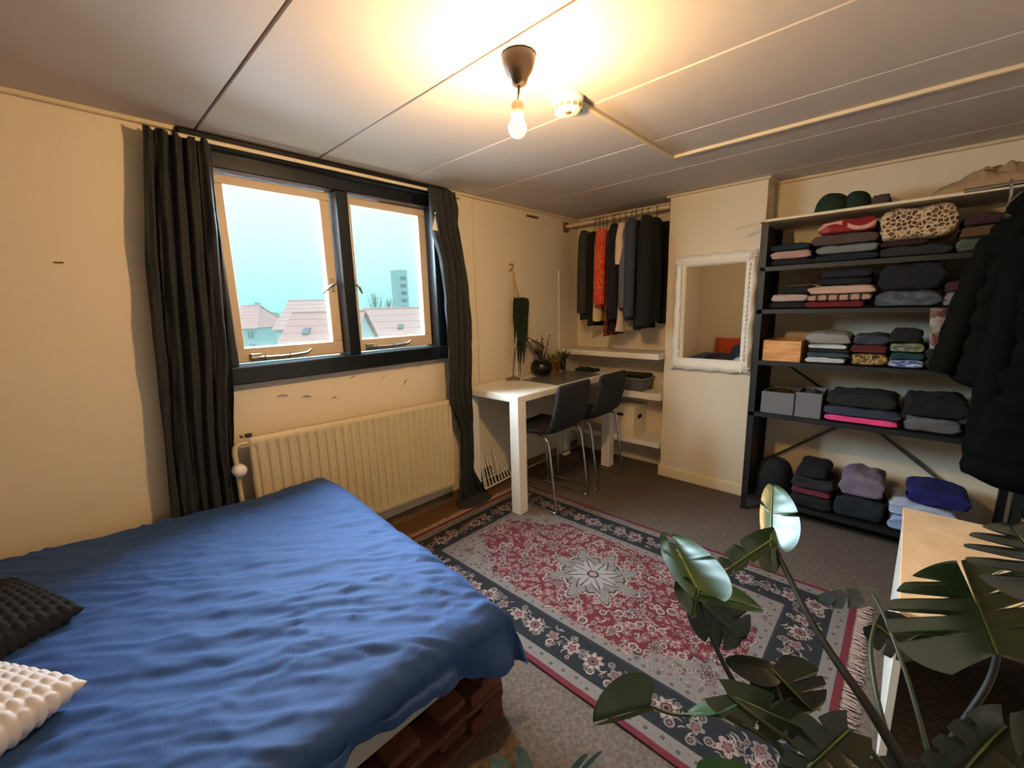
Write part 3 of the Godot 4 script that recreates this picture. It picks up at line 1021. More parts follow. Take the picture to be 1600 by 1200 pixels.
func desk_corner() -> void:
	var d := thing("desk", "white parsons desk with square legs against the window wall", "desk", Vector3(0.28, 0, 0.87))
	part(d, "top", box(0.012, 0.562, DT - 0.045, DT, 0.25, 1.50, 0.003), M.white)
	for p in [[0.482, 1.42], [0.482, 0.25], [0.012, 1.42], [0.012, 0.25]]:
		part(d, "leg", box(p[0], p[0] + 0.08, 0.0, DT - 0.0455, p[1], p[1] + 0.08, 0.003), M.white)
	chair(Vector3(0.70, 0, 1.13), "dark grey chair with chrome legs at the near end of the desk")
	chair(Vector3(0.70, 0, 0.61), "dark grey chair with chrome legs next to the storage shelves")
	# desk lamp
	var l := thing("desk_lamp", "brushed metal gooseneck desk lamp with cone shade", "lamp", Vector3(0.085, DT, 1.03))
	var st := sr()
	var lb := Vector3(0.085, DT, 1.03)
	lathe(st, [Vector2(0, 0), Vector2(0.062, 0), Vector2(0.064, 0.006), Vector2(0.05, 0.014), Vector2(0.018, 0.022), Vector2(0.01, 0.03), Vector2(0, 0.03)], lb, 28)
	part(l, "base", st, M.lamp_metal)
	st = sr()
	tube(st, curve([lb + Vector3(0, 0.02, 0), lb + Vector3(0.0, 0.16, -0.01), lb + Vector3(0.002, 0.27, -0.03), lb + Vector3(0.008, 0.335, -0.08), lb + Vector3(0.016, 0.335, -0.14), lb + Vector3(0.024, 0.30, -0.185)]), 0.0065, 8)
	tube(st, curve([lb + Vector3(0, 0.245, -0.028), lb + Vector3(0.01, 0.262, -0.09), lb + Vector3(0.02, 0.25, -0.15)]), 0.004, 6)
	part(l, "arm", st, M.lamp_metal)
	var dir := Vector3(0.16, -0.62, -0.75).normalized()
	var q := Quaternion(Vector3.UP, dir)
	st = sr()
	var sp := lb + Vector3(0.022, 0.315, -0.165)
	lathe(st, [Vector2(0, 0), Vector2(0.016, 0), Vector2(0.02, 0.02), Vector2(0.035, 0.07), Vector2(0.055, 0.15), Vector2(0.053, 0.15), Vector2(0.033, 0.07), Vector2(0.018, 0.022), Vector2(0, 0.02)], sp, 24, Basis(q))
	part(l, "shade", st, M.lamp_metal)
	# plants and pots on the desk
	var p := thing("potted_plant", "plant with thin reddish sprigs in a round navy pot on the desk", "plant", Vector3(0.15, DT, 0.73), "pots on the desk")
	var pb := Vector3(0.135, DT, 0.73)
	st = sr()
	lathe(st, [Vector2(0, 0), Vector2(0.055, 0), Vector2(0.08, 0.02), Vector2(0.092, 0.06), Vector2(0.086, 0.10), Vector2(0.07, 0.125), Vector2(0.064, 0.122), Vector2(0.07, 0.1), Vector2(0, 0.098)], pb, 28)
	part(p, "pot", st, mat(Color(0.03, 0.03, 0.065), 0.3))
	var rng := RandomNumberGenerator.new()
	rng.seed = 8
	for k in 9:
		st = sr()
		var an := rng.randf() * TAU
		var hh := rng.randf_range(0.14, 0.25)
		var tip := pb + Vector3(cos(an) * 0.05, 0.1 + hh, sin(an) * 0.07 - 0.03)
		tube(st, curve([pb + Vector3(cos(an) * 0.02, 0.1, sin(an) * 0.02), pb.lerp(tip, 0.6) + Vector3(0, 0.02, 0), tip]), 0.0025, 5)
		for j in 7:
			var b := pb.lerp(tip, 0.45 + 0.55 * j / 7.0) + Vector3(0, 0.012, 0)
			var o := Vector3(rng.randf_range(-1, 1), rng.randf_range(0, 1), rng.randf_range(-1, 1)) * 0.024
			blade(st, b, b + o, 0.008)
		part(p, "sprig", st, mat(Color(0.30, 0.20, 0.10).lerp(Color(0.15, 0.2, 0.08), rng.randf()), 0.7))
	p = thing("potted_plant", "low plant in a shiny brass tin between two dark pots", "plant", Vector3(0.13, DT, 0.53), "pots on the desk")
	pb = Vector3(0.12, DT, 0.535)
	st = sr()
	lathe(st, [Vector2(0, 0), Vector2(0.05, 0), Vector2(0.058, 0.115), Vector2(0.06, 0.118), Vector2(0.054, 0.118), Vector2(0.05, 0.1), Vector2(0, 0.1)], pb, 28)
	part(p, "tin", st, M.brass)
	st = sr()
	for z in [0.012, 0.106]:
		lathe(st, [Vector2(0.0505 + z * 0.07, z - 0.003), Vector2(0.054 + z * 0.07, z), Vector2(0.0505 + z * 0.07, z + 0.003)], pb, 28)
	part(p, "rim", st, M.brass)
	for k in 12:
		st = sr()
		var an := TAU * k / 12
		blade(st, pb + Vector3(cos(an) * 0.02, 0.1, sin(an) * 0.02), pb + Vector3(cos(an) * 0.07, 0.145 + 0.02 * (k % 3), sin(an) * 0.07), 0.012)
		part(p, "leaf", st, mat(Color(0.40, 0.36, 0.10), 0.6))
	p = thing("potted_plant", "small spiky green plant in a slim dark glass pot on the desk", "plant", Vector3(0.13, DT, 0.40), "pots on the desk")
	pb = Vector3(0.12, DT, 0.405)
	st = sr()
	lathe(st, [Vector2(0, 0), Vector2(0.026, 0), Vector2(0.03, 0.11), Vector2(0.027, 0.11), Vector2(0.025, 0.095), Vector2(0, 0.095)], pb, 20)
	part(p, "pot", st, mat(Color(0.10, 0.12, 0.09), 0.2))
	for k in 16:
		st = sr()
		var an := TAU * k / 16 + 0.2
		var up2 := 0.13 + 0.035 * (k % 3)
		blade(st, pb + Vector3(0, 0.1, 0), pb + Vector3(cos(an) * 0.085, up2, sin(an) * 0.085), 0.009)
		part(p, "leaf", st, mat(Color(0.10, 0.17, 0.06), 0.5))
	# desk pad, loose cutting
	solo("desk_pad", "flat grey glass desk pad lying on the white desk", "desk pad", box(0.17, 0.52, DT, DT + 0.006, 0.42, 1.02, 0.002), mat(Color(0.42, 0.41, 0.38), 0.15))
	st = sr()
	rng.seed = 31
	for k in 60:
		var a := Vector3(0.32 + rng.randf_range(-0.09, 0.09), DT + 0.012 + rng.randf_range(0, 0.012), 0.32 + rng.randf_range(-0.05, 0.06))
		var o := Vector3(rng.randf_range(-0.06, 0.06), rng.randf_range(0, 0.015), rng.randf_range(-0.04, 0.04))
		blade(st, a, a + o, 0.012)
	bx(st, 0.23, 0.42, DT, DT + 0.016, 0.26, 0.38, 0.004)
	solo("cutting_mat", "dark green leafy cutting lying on the far end of the desk", "cutting", st, mat(Color(0.05, 0.14, 0.04), 0.7))
	# hanging plant
	var hp := Vector3(0.045, 1.72, 0.945)
	var hang := thing("hanging_plant", "trailing green plant hung on a hook by a cord on the wall", "hanging plant", Vector3(0.06, 1.0, 0.93))
	st = sr()
	tube(st, curve([Vector3(0.0, 1.745, 0.952), Vector3(0.03, 1.75, 0.952), Vector3(0.045, 1.735, 0.952), Vector3(0.035, 1.72, 0.952)]), 0.005, 6)
	tube(st, curve([Vector3(0.0, 1.70, 0.958), Vector3(0.03, 1.70, 0.968), Vector3(0.045, 1.715, 0.978)]), 0.005, 6)
	part(hang, "hook", st, M.brass)
	for s in [[0.965, 0.0], [0.935, 0.02], [0.915, -0.01]]:
		st = sr()
		tube(st, curve([Vector3(0.042, 1.72, 0.952), Vector3(0.05, 1.62, 0.952 + (s[0] - 0.952) * 0.35), Vector3(0.065 + s[1], 1.5, s[0]), Vector3(0.065 + s[1], 1.40, s[0])]), 0.0045, 6)
		part(hang, "cord", st, mat(Color(0.72, 0.58, 0.38), 0.9))
	st = sr()
	lathe(st, [Vector2(0, 0), Vector2(0.028, 0.0), Vector2(0.04, 0.05), Vector2(0.042, 0.085), Vector2(0.036, 0.085), Vector2(0, 0.075)], Vector3(0.075, 1.37, 0.935), 16)
	part(hang, "pot", st, mat(Color(0.06, 0.09, 0.05), 0.7))
	for k in 110:
		st = sr()
		var an := rng.randf() * TAU
		var out := rng.randf_range(0.03, 0.085)
		var len := rng.randf_range(0.2, 0.6) * (1.3 - 9.0 * out) if k < 95 else rng.randf_range(0.06, 0.16)
		var a := Vector3(0.075, 1.455, 0.935)
		var b := a + Vector3(absf(cos(an)) * out * 0.8, 0.02 - 0.02 * rng.randf(), sin(an) * out * 1.1)
		var e := b + Vector3(rng.randf_range(-0.03, 0.01), -len, rng.randf_range(-0.02, 0.02) - sin(an) * out * 0.4)
		e.x = maxf(e.x, 0.02)
		strand(st, curve([a, b, b.lerp(e, 0.5), e], 4), 0.008)
		part(hang, "trailing_stem", st, mat(Color(0.055, 0.115, 0.04).lerp(Color(0.13, 0.2, 0.08), rng.randf()), 0.6))
	# drying rack folded against the wall under the desk
	var dr := thing("drying_rack", "folded white wire rack leaning on the wall under the desk", "rack", Vector3(0.08, 0, 1.25))
	st = sr()
	tube(st, [Vector3(0.10, 0.03, 1.40), Vector3(0.10, 0.045, 1.06)], 0.006, 6)
	tube(st, [Vector3(0.025, 0.47, 1.405), Vector3(0.09, 0.03, 1.385)], 0.006, 6)
	tube(st, [Vector3(0.05, 0.08, 1.42), Vector3(0.05, 0.09, 1.08)], 0.006, 6)
	part(dr, "frame", st, M.white)
	for k in 9:
		st = sr()
		var z := 1.375 - 0.036 * k
		tube(st, [Vector3(0.10, 0.035, z), Vector3(0.035, [0.44, 0.30, 0.28, 0.25, 0.34, 0.22, 0.2, 0.17, 0.15][k], z + 0.015)], 0.0045, 6)
		part(dr, "wire", st, M.white)
	st = sr()
	rng.seed = 5
	for k in 3:
		var pts := []
		for j in 9:
			pts.append(Vector3(0.045 + rng.randf_range(-0.03, 0.02), 0.10 + rng.randf_range(-0.05, 0.07), 1.34 + rng.randf_range(-0.1, 0.05)))
		tube(st, curve(pts, 5), 0.0028, 5)
	solo("cable_tangle", "tangle of dark cables behind the white wire rack", "cables", st, M.hole)

func blade(st: SurfaceTool, a: Vector3, b: Vector3, w: float) -> void:
	st.set_smooth_group(-1)
	var d := (b - a)
	var s := d.cross(Vector3(0.3, 1, 0.2)).normalized() * w
	var up2 := s.cross(d).normalized() * w * 0.25
	var m := a + d * 0.5
	quad(st, a, m + s, b, m + up2)
	quad(st, a, m + up2, b, m - s)

func strand(st: SurfaceTool, pts: Array, w: float) -> void:
	st.set_smooth_group(-1)
	for i in pts.size() - 1:
		var a: Vector3 = pts[i]
		var b: Vector3 = pts[i + 1]
		var s := (b - a).cross(Vector3(1, 0.2, 0.3)).normalized() * w * (1.0 - 0.7 * float(i) / pts.size())
		var s2 := (b - a).cross(Vector3(1, 0.2, 0.3)).normalized() * w * (1.0 - 0.7 * float(i + 1) / pts.size())
		quad(st, a - s, a + s, b + s2, b - s2)
		quad(st, a - s.rotated((b - a).normalized(), 1.5), a + s.rotated((b - a).normalized(), 1.5), b + s2.rotated((b - a).normalized(), 1.5), b - s2.rotated((b - a).normalized(), 1.5))

func chair(b: Vector3, label: String) -> void:
	var c := thing("dining_chair", label, "chair", b, "two matching chairs at the desk")
	var w := 0.2
	# one upholstered shell: seat and back as two padded slabs
	var st := sr()
	pad(st, func(u, v):
		# seat: u across z, v from front to back
		var x: float = lerpf(-0.40, -0.02, v)
		return Vector3(x, 0.555 + 0.012 * pow(absf(u - 0.5) * 2, 2) - 0.012 * sin(PI * v) + 0.02 * pow(v, 6.0), (u - 0.5) * 2 * w), Vector3.UP, 0.022, b)
	part(c, "seat", st, M.chair)
	st = sr()
	pad(st, func(u, v):
		var y: float = lerpf(0.575, 0.905, v)
		return Vector3(-0.012 + 0.075 * v + 0.012 * sin(PI * v) - 0.012 * pow(absf(u - 0.5) * 2, 2), y, (u - 0.5) * 2 * (w + 0.004) * (1.0 - 0.05 * v)), Vector3.RIGHT, 0.02, b)
	part(c, "backrest", st, M.chair)
	for s in [-1.0, 1.0]:
		st = sr()
		var z: float = s * (w - 0.005)
		tube(st, curve([b + Vector3(-0.30, 0.535, z * 0.9), b + Vector3(-0.10, 0.535, z * 0.95), b + Vector3(-0.045, 0.52, z), b + Vector3(-0.02, 0.44, z), b + Vector3(0.035, 0.04, z), b + Vector3(0.03, 0.010, z), b + Vector3(-0.02, 0.010, z), b + Vector3(-0.38, 0.010, z)], 5), 0.009, 8)
		part(c, "leg", st, M.chrome)
		st = sr()
		tube(st, [b + Vector3(-0.34, 0.012, z), b + Vector3(-0.36, 0.535, z * 0.9)], 0.009, 8)
		part(c, "leg", st, M.chrome)
	st = sr()
	tube(st, [b + Vector3(-0.35, 0.2, -w + 0.01), b + Vector3(-0.35, 0.2, w - 0.01)], 0.007, 8)
	part(c, "crossbar", st, M.chrome)

# a padded slab round a middle surface
func pad(st: SurfaceTool, f: Callable, n: Vector3, t: float, off: Vector3) -> void:
	var prof := func(a: float): return pow(maxf(0.0, 1.0 - pow(absf(a * 2 - 1), 14.0)), 0.5)
	var corner := func(u: float, v: float):
		# rounded outline
		var a := u * 2 - 1
		var c := v * 2 - 1
		var k := 1.0 - 0.045 * pow(absf(c), 8.0) 
		var k2 := 1.0 - 0.045 * pow(absf(a), 8.0)
		return Vector2(a * k, c * k2) * 0.5 + Vector2(0.5, 0.5)
	for s in [1.0, -1.0]:
		var g := func(u, v):
			var q: Vector2 = corner.call(u, v)
			return off + f.call(q.x, q.y) + n * s * t * float(prof.call(u)) * float(prof.call(v))
		# turn outward: test the orientation at the middle
		var p0: Vector3 = g.call(0.5, 0.5)
		var o: Vector3 = (g.call(0.6, 0.5) - p0).cross(g.call(0.5, 0.6) - p0)
		grid(st, 26, 26, g, false, false, o.dot(n * s) < 0)

# ------------------------------------------------------------------ alcove
func alcove() -> void:
	var n := ["white wall shelf at the top of the alcove under the hanging clothes", "white wall shelf carrying the dark storage box", "lowest white wall shelf carrying the cream cardboard box"]
	var i := 0
	for y in [[0.975, 1.022, 0.3], [0.635, 0.692, 0.3], [0.235, 0.28, 0.3]]:
		var x0 := 0.016 if i == 0 else 0.57
		if i > 0: x0 = 0.016
		var z1: float = y[2]
		if i > 0: z1 = 0.245
		var s := solo("wall_shelf", n[i], "shelf", box(x0, 0.966, y[0], y[1], 0.0, z1 if i == 0 else 0.3 if false else z1, 0.004), M.white, "white shelves in the alcove")
		i += 1
	# right ends come forward of the desk
	# dark lidded storage box
	var b := thing("storage_box", "grey plastic storage box with dark lid on the middle alcove shelf", "box", Vector3(0.69, 0.692, 0.13), "boxes on the alcove shelves")
	var st := sr()
	grid(st, 4, 1, func(u, v):
		var k := roundi(u * 4) % 4
		var q := [Vector2(0.555, 0.235), Vector2(0.815, 0.235), Vector2(0.815, 0.03), Vector2(0.555, 0.03)]
		var p: Vector2 = q[k]
		var m := Vector2(0.685, 0.13)
		p = m + (p - m) * lerpf(0.92, 1.0, v)
		return Vector3(p.x, lerpf(0.692, 0.79, v), p.y))
	bx(st, 0.57, 0.80, 0.692, 0.70, 0.04, 0.225)
	part(b, "body", st, mat(Color(0.32, 0.33, 0.33), 0.35))
	st = sr()
	bx(st, 0.545, 0.825, 0.786, 0.80, 0.022, 0.243, 0.004)
	part(b, "rim", st, mat(Color(0.42, 0.42, 0.41), 0.35))
	st = sr()
	bx(st, 0.56, 0.81, 0.80, 0.826, 0.035, 0.23, 0.012)
	part(b, "lid", st, mat(Color(0.055, 0.055, 0.06), 0.45))
	# cardboard box with hand hole
	b = thing("cardboard_box", "cream cardboard archive box with lid on the lowest alcove shelf", "box", Vector3(0.6, 0.28, 0.13), "boxes on the alcove shelves")
	part(b, "body", box(0.46, 0.74, 0.28, 0.515, 0.02, 0.235, 0.002), M.cardboard)
	part(b, "lid", box(0.454, 0.746, 0.49, 0.555, 0.014, 0.241, 0.003), M.cardboard)
	part(b, "hand_hole", box(0.7395, 0.7415, 0.435, 0.47, 0.09, 0.165, 0.0008), M.hole)
	part(b, "label_holder", box(0.58, 0.64, 0.46, 0.485, 0.234, 0.2375, 0.001), M.hole)
	# rail
	var r := thing("clothes_rail", "round pale wooden clothes rail across the alcove under the ceiling", "clothes rail", Vector3(0.48, 2.1, 0.2))
	st = sr()
	tube(st, [Vector3(0.0, 2.118, 0.2), Vector3(0.97, 2.128, 0.2)], 0.015, 14)
	part(r, "pole", st, M.trim)
	st = sr()
	bx(st, 0.0, 0.018, 2.07, 2.155, 0.165, 0.235, 0.003)
	part(r, "bracket", st, mat(Color(0.45, 0.33, 0.2), 0.7))
	part(r, "batten", box(0.016, 0.96, 2.06, 2.13, 0.0, 0.02, 0.003), M.trim)
	# garments: x, front half width, back half width, top, bottom, thickness, sleeve end, colour, name, label
	var floral := textured(painted(128, func(u, v):
		var a := fl1.get_noise_2d(cos(TAU * u) * 30 + sin(TAU * v) * 12, sin(TAU * u) * 30 + cos(TAU * v) * 12)
		return Color(0.74, 0.20, 0.07) if a < 0.16 else Color(0.85, 0.55, 0.38) if a < 0.36 else Color(0.62, 0.10, 0.05)), 5.0, 0.9, M.weave)
	var f := func(c: Color): return mat(c, 0.92, M.weave, 6.0, 0.35)
	var brown := textured(painted(64, func(u, v):
		var a := fl1.get_noise_2d(u * 60 + 40, v * 60)
		return Color(0.32, 0.10, 0.04) if a < 0.1 else Color(0.55, 0.28, 0.12)), 5.0, 0.9, M.weave)
	var G := [
		[0.325, 0.2, 2.03, 1.29, 0.05, 1.35, f.call(Color(0.155, 0.16, 0.15)), "shirt", "charcoal grey shirt, first on the rail nearest the window", 1],
		[0.37, 0.17, 2.02, 1.24, 0.035, 0.0, f.call(Color(0.05, 0.055, 0.06)), "vest", "black top hanging just behind the charcoal shirt", 0],
		[0.405, 0.15, 2.03, 1.45, 0.03, 0.0, f.call(Color(0.16, 0.03, 0.05)), "vest", "dark maroon top hanging between charcoal shirt and cream shirt", 0],
		[0.437, 0.18, 2.02, 1.28, 0.035, 0.0, f.call(Color(0.80, 0.70, 0.50)), "shirt", "cream shirt hanging left of the red floral dress", 0],
		[0.495, 0.205, 2.02, 1.40, 0.06, 1.42, floral, "blouse", "bright red floral blouse hanging on the rail", 1],
		[0.51, 0.16, 1.60, 1.16, 0.045, 0.0, brown, "skirt", "brown patterned skirt hanging out below the red floral blouse", 0],
		[0.56, 0.18, 2.03, 1.38, 0.035, 0.0, f.call(Color(0.72, 0.58, 0.40)), "shirt", "tan shirt hanging right of the red floral blouse", 0],
		[0.61, 0.2, 2.04, 1.2, 0.055, 1.3, f.call(Color(0.03, 0.038, 0.085)), "jacket", "dark navy jacket hanging beside the tan shirt", 1],
		[0.662, 0.2, 2.05, 1.20, 0.03, 1.72, f.call(Color(0.82, 0.73, 0.64)), "tshirt", "white short-sleeved shirt hanging beside the navy jacket", 1],
		[0.70, 0.195, 1.99, 1.42, 0.04, 1.39, f.call(Color(0.33, 0.355, 0.39)), "sweater", "grey sweater with long sleeve under the white short sleeve", 1],
		[0.75, 0.19, 2.06, 1.29, 0.055, 1.32, f.call(Color(0.19, 0.22, 0.29)), "shirt", "slate blue shirt hanging left of the black coats", 1],
		[0.80, 0.17, 2.05, 1.22, 0.04, 0.0, f.call(Color(0.05, 0.05, 0.055)), "dress", "long black garment hanging behind the black coat", 0],
		[0.872, 0.2, 2.06, 1.27, 0.06, 1.25, f.call(Color(0.022, 0.022, 0.022)), "coat", "black coat, last on the rail beside the chimney breast", 1]]
	for k in G.size():
		garment(G[k], k)

var fl1 := fnl(91, 0.06)

func garment(g: Array, k: int) -> void:
	var x: float = g[0]
	var hw: float = g[1]
	var top: float = g[2]
	var bot: float = g[3]
	var th: float = g[4]
	var zc := 0.215
	var t := thing(g[7], g[8], g[7], Vector3(x, bot, zc), "clothes on the alcove rail")
	var nz := fnl(200 + k, 1.0)
	var st := sr()
	var shoulder := 0.09
	grid(st, 36, 26, func(u, v):
		var y: float = lerpf(bot, top, v)
		var d: float = top - y
		var w: float = hw * clampf(0.22 + 0.78 * sqrt(clampf(d / shoulder, 0.0, 1.0)), 0, 1) * (1.0 - 0.06 * sin(PI * clampf(d / (top - bot), 0, 1)))
		var a: float = TAU * u
		var thick: float = th * (0.55 + 0.45 * clampf(d / 0.12, 0, 1)) * (1.0 + 0.35 * nz.get_noise_2d(cos(a) * 2.0, y * 3.0))
		var zz: float = zc + w * cos(a)
		var fold: float = 0.012 * sin(zz * 42.0 + 2.0 * nz.get_noise_1d(y * 3.0)) * clampf(d / 0.3, 0, 1)
		return Vector3(x + thick * 0.5 * signf(sin(a)) * pow(absf(sin(a)), 0.6) + fold, y + 0.012 * nz.get_noise_2d(cos(a) * 3.0, 7.0) * (1.0 - v), zz), true, false, true)
	part(t, "body", st, g[6])
	if g[5] > 0.0:
		var cuff: float = g[5]
		for s in [1.0, -1.0]:
			st = sr()
			var a := Vector3(x, top - shoulder * 0.6, zc + s * (hw * 0.9))
			var e := Vector3(x + 0.012, cuff, zc + s * (hw + 0.015))
			if s < 0: e.z = maxf(e.z, 0.05)
			var m := a.lerp(e, 0.5) + Vector3(0.01, 0, s * 0.02)
			tube(st, curve([a + Vector3(0, 0.03, -s * 0.03), a + Vector3(0, -0.05, 0), m, e], 6), th * 0.58 + 0.012, 12)
			part(t, "sleeve", st, g[6])
	# hanger
	var h := thing("coat_hanger", "thin dark wire hanger of the " + String(g[8]).get_slice(" hanging", 0).get_slice(",", 0), "hanger", Vector3(x, top, 0.2), "hangers on the alcove rail")
	var ry := 2.118 + 0.0103 * x + 0.019
	st = sr()
	tube(st, curve([Vector3(x, ry - 0.012, 0.2 - 0.018), Vector3(x, ry, 0.2 - 0.006), Vector3(x, ry, 0.2 + 0.006), Vector3(x, ry - 0.014, 0.2 + 0.018), Vector3(x, ry - 0.05, 0.21), Vector3(x, minf(top + 0.005, 2.07), zc)], 4), 0.0035, 6)
	part(h, "hook", st, M.bronze)
	st = sr()
	var ty := minf(top + 0.004, 2.07)
	tube(st, [Vector3(x, ty - 0.05, zc - 0.13), Vector3(x, ty, zc), Vector3(x, ty - 0.05, zc + 0.13)], 0.004, 6)
	part(h, "arm", st, M.bronze)

# ------------------------------------------------------------------ mirror
func mirror() -> void:
	var m := thing("mirror", "mirror in a white ornate frame on the chimney breast", "mirror", Vector3(1.315, 0.905, 0.22))
	var st := sr()
	var x0 := 1.035
	var x1 := 1.602
	var y0 := 0.905
	var y1 := 1.755
	var gx0 := 1.125
	var gx1 := 1.522
	var gy0 := 1.0
	var gy1 := 1.672
	cbox(st, Vector3((gx0 + gx1) / 2, (gy0 + gy1) / 2, 0.2155), Vector3(gx1 - gx0 + 0.02, gy1 - gy0 + 0.02, 0.004), 0.0, Basis(Vector3.UP, 0.03))
	var sil := mat(Color(0.86, 0.86, 0.85), 0.03)
	sil.metallic = 1.0
	part(m, "glass", st, sil)
	# moulded frame: profile swept round the rectangle, with a scalloped outer edge
	st = sr()
	var nz := fnl(15, 9.0)
	var per := func(t: float, k: float) -> Vector3:
		# t round the frame 0..4, k from the glass (0) to the outside (1)
		var side := int(t) % 4
		var f: float = t - floor(t)
		var ax := lerpf(gx0, x0, k)
		var bx2 := lerpf(gx1, x1, k)
		var ay := lerpf(gy0, y0, k)
		var by := lerpf(gy1, y1, k)
		var sc := 0.012 * k * k * (pow(cos(PI * (f - 0.5) * 4.0), 2.0) - 0.5)
		match side:
			0: return Vector3(lerpf(ax, bx2, f), ay - sc, 0)
			1: return Vector3(bx2 + sc, lerpf(ay, by, f), 0)
			2: return Vector3(lerpf(bx2, ax, f), by + sc, 0)
		return Vector3(ax - sc, lerpf(by, ay, f), 0)
	grid(st, 192, 14, func(u, v):
		var p: Vector3 = per.call(u * 4.0, v)
		var z: float = 0.222 + 0.012 * sin(PI * minf(v * 4.0, 1.0)) + 0.03 * pow(sin(PI * clampf((v - 0.12) / 0.88, 0, 1)), 0.6) 
		var f: float = fposmod(u * 4.0, 1.0)
		var corner: float = exp(-pow(minf(f, 1.0 - f) / 0.09, 2.0))
		z += 0.008 * v * corner * sin(v * 20.0)
		z += (0.004 + 0.006 * corner) * nz.get_noise_3dv(p * 4.0) * smoothstep(0.25, 0.5, v)
		if v > 0.99: z = 0.206
		return Vector3(p.x, p.y, z), true, false, true)
	var orn := mat(Color(0.87, 0.84, 0.78), 0.5)
	part(m, "frame", st, orn)
	for c in [Vector2(x0 + 0.045, y0 + 0.045), Vector2(x1 - 0.045, y0 + 0.045), Vector2(x0 + 0.045, y1 - 0.045), Vector2(x1 - 0.045, y1 - 0.045)]:
		st = sr()
		grid(st, 28, 8, func(u, v):
			var a: float = TAU * u
			var r: float = 0.042 * v * (0.8 + 0.2 * cos(a * 6.0))
			return Vector3(c.x + cos(a) * r, c.y + sin(a) * r, 0.262 - 0.016 * v * v + 0.004 * cos(a * 6.0) * sin(PI * v)), true, false, true)
		part(m, "corner_ornament", st, orn)
	for s in [0, 1]:
		st = sr()
		for k in 22:
			var y := lerpf(gy0, gy1, (k + 0.5) / 22.0)
			var x := gx0 - 0.03 if s == 0 else gx1 + 0.03
			grid(st, 8, 5, func(u, v): return Vector3(x + 0.01 * cos(TAU * u) * sin(PI * v / 2), y + 0.015 * sin(TAU * u) * sin(PI * v / 2), 0.246 + 0.014 * cos(PI * v / 2)), true, false, true)
		part(m, "beading", st, orn)

# ------------------------------------------------------------------ clothes rack
const RZ0 := 0.03
const RZ1 := 0.42

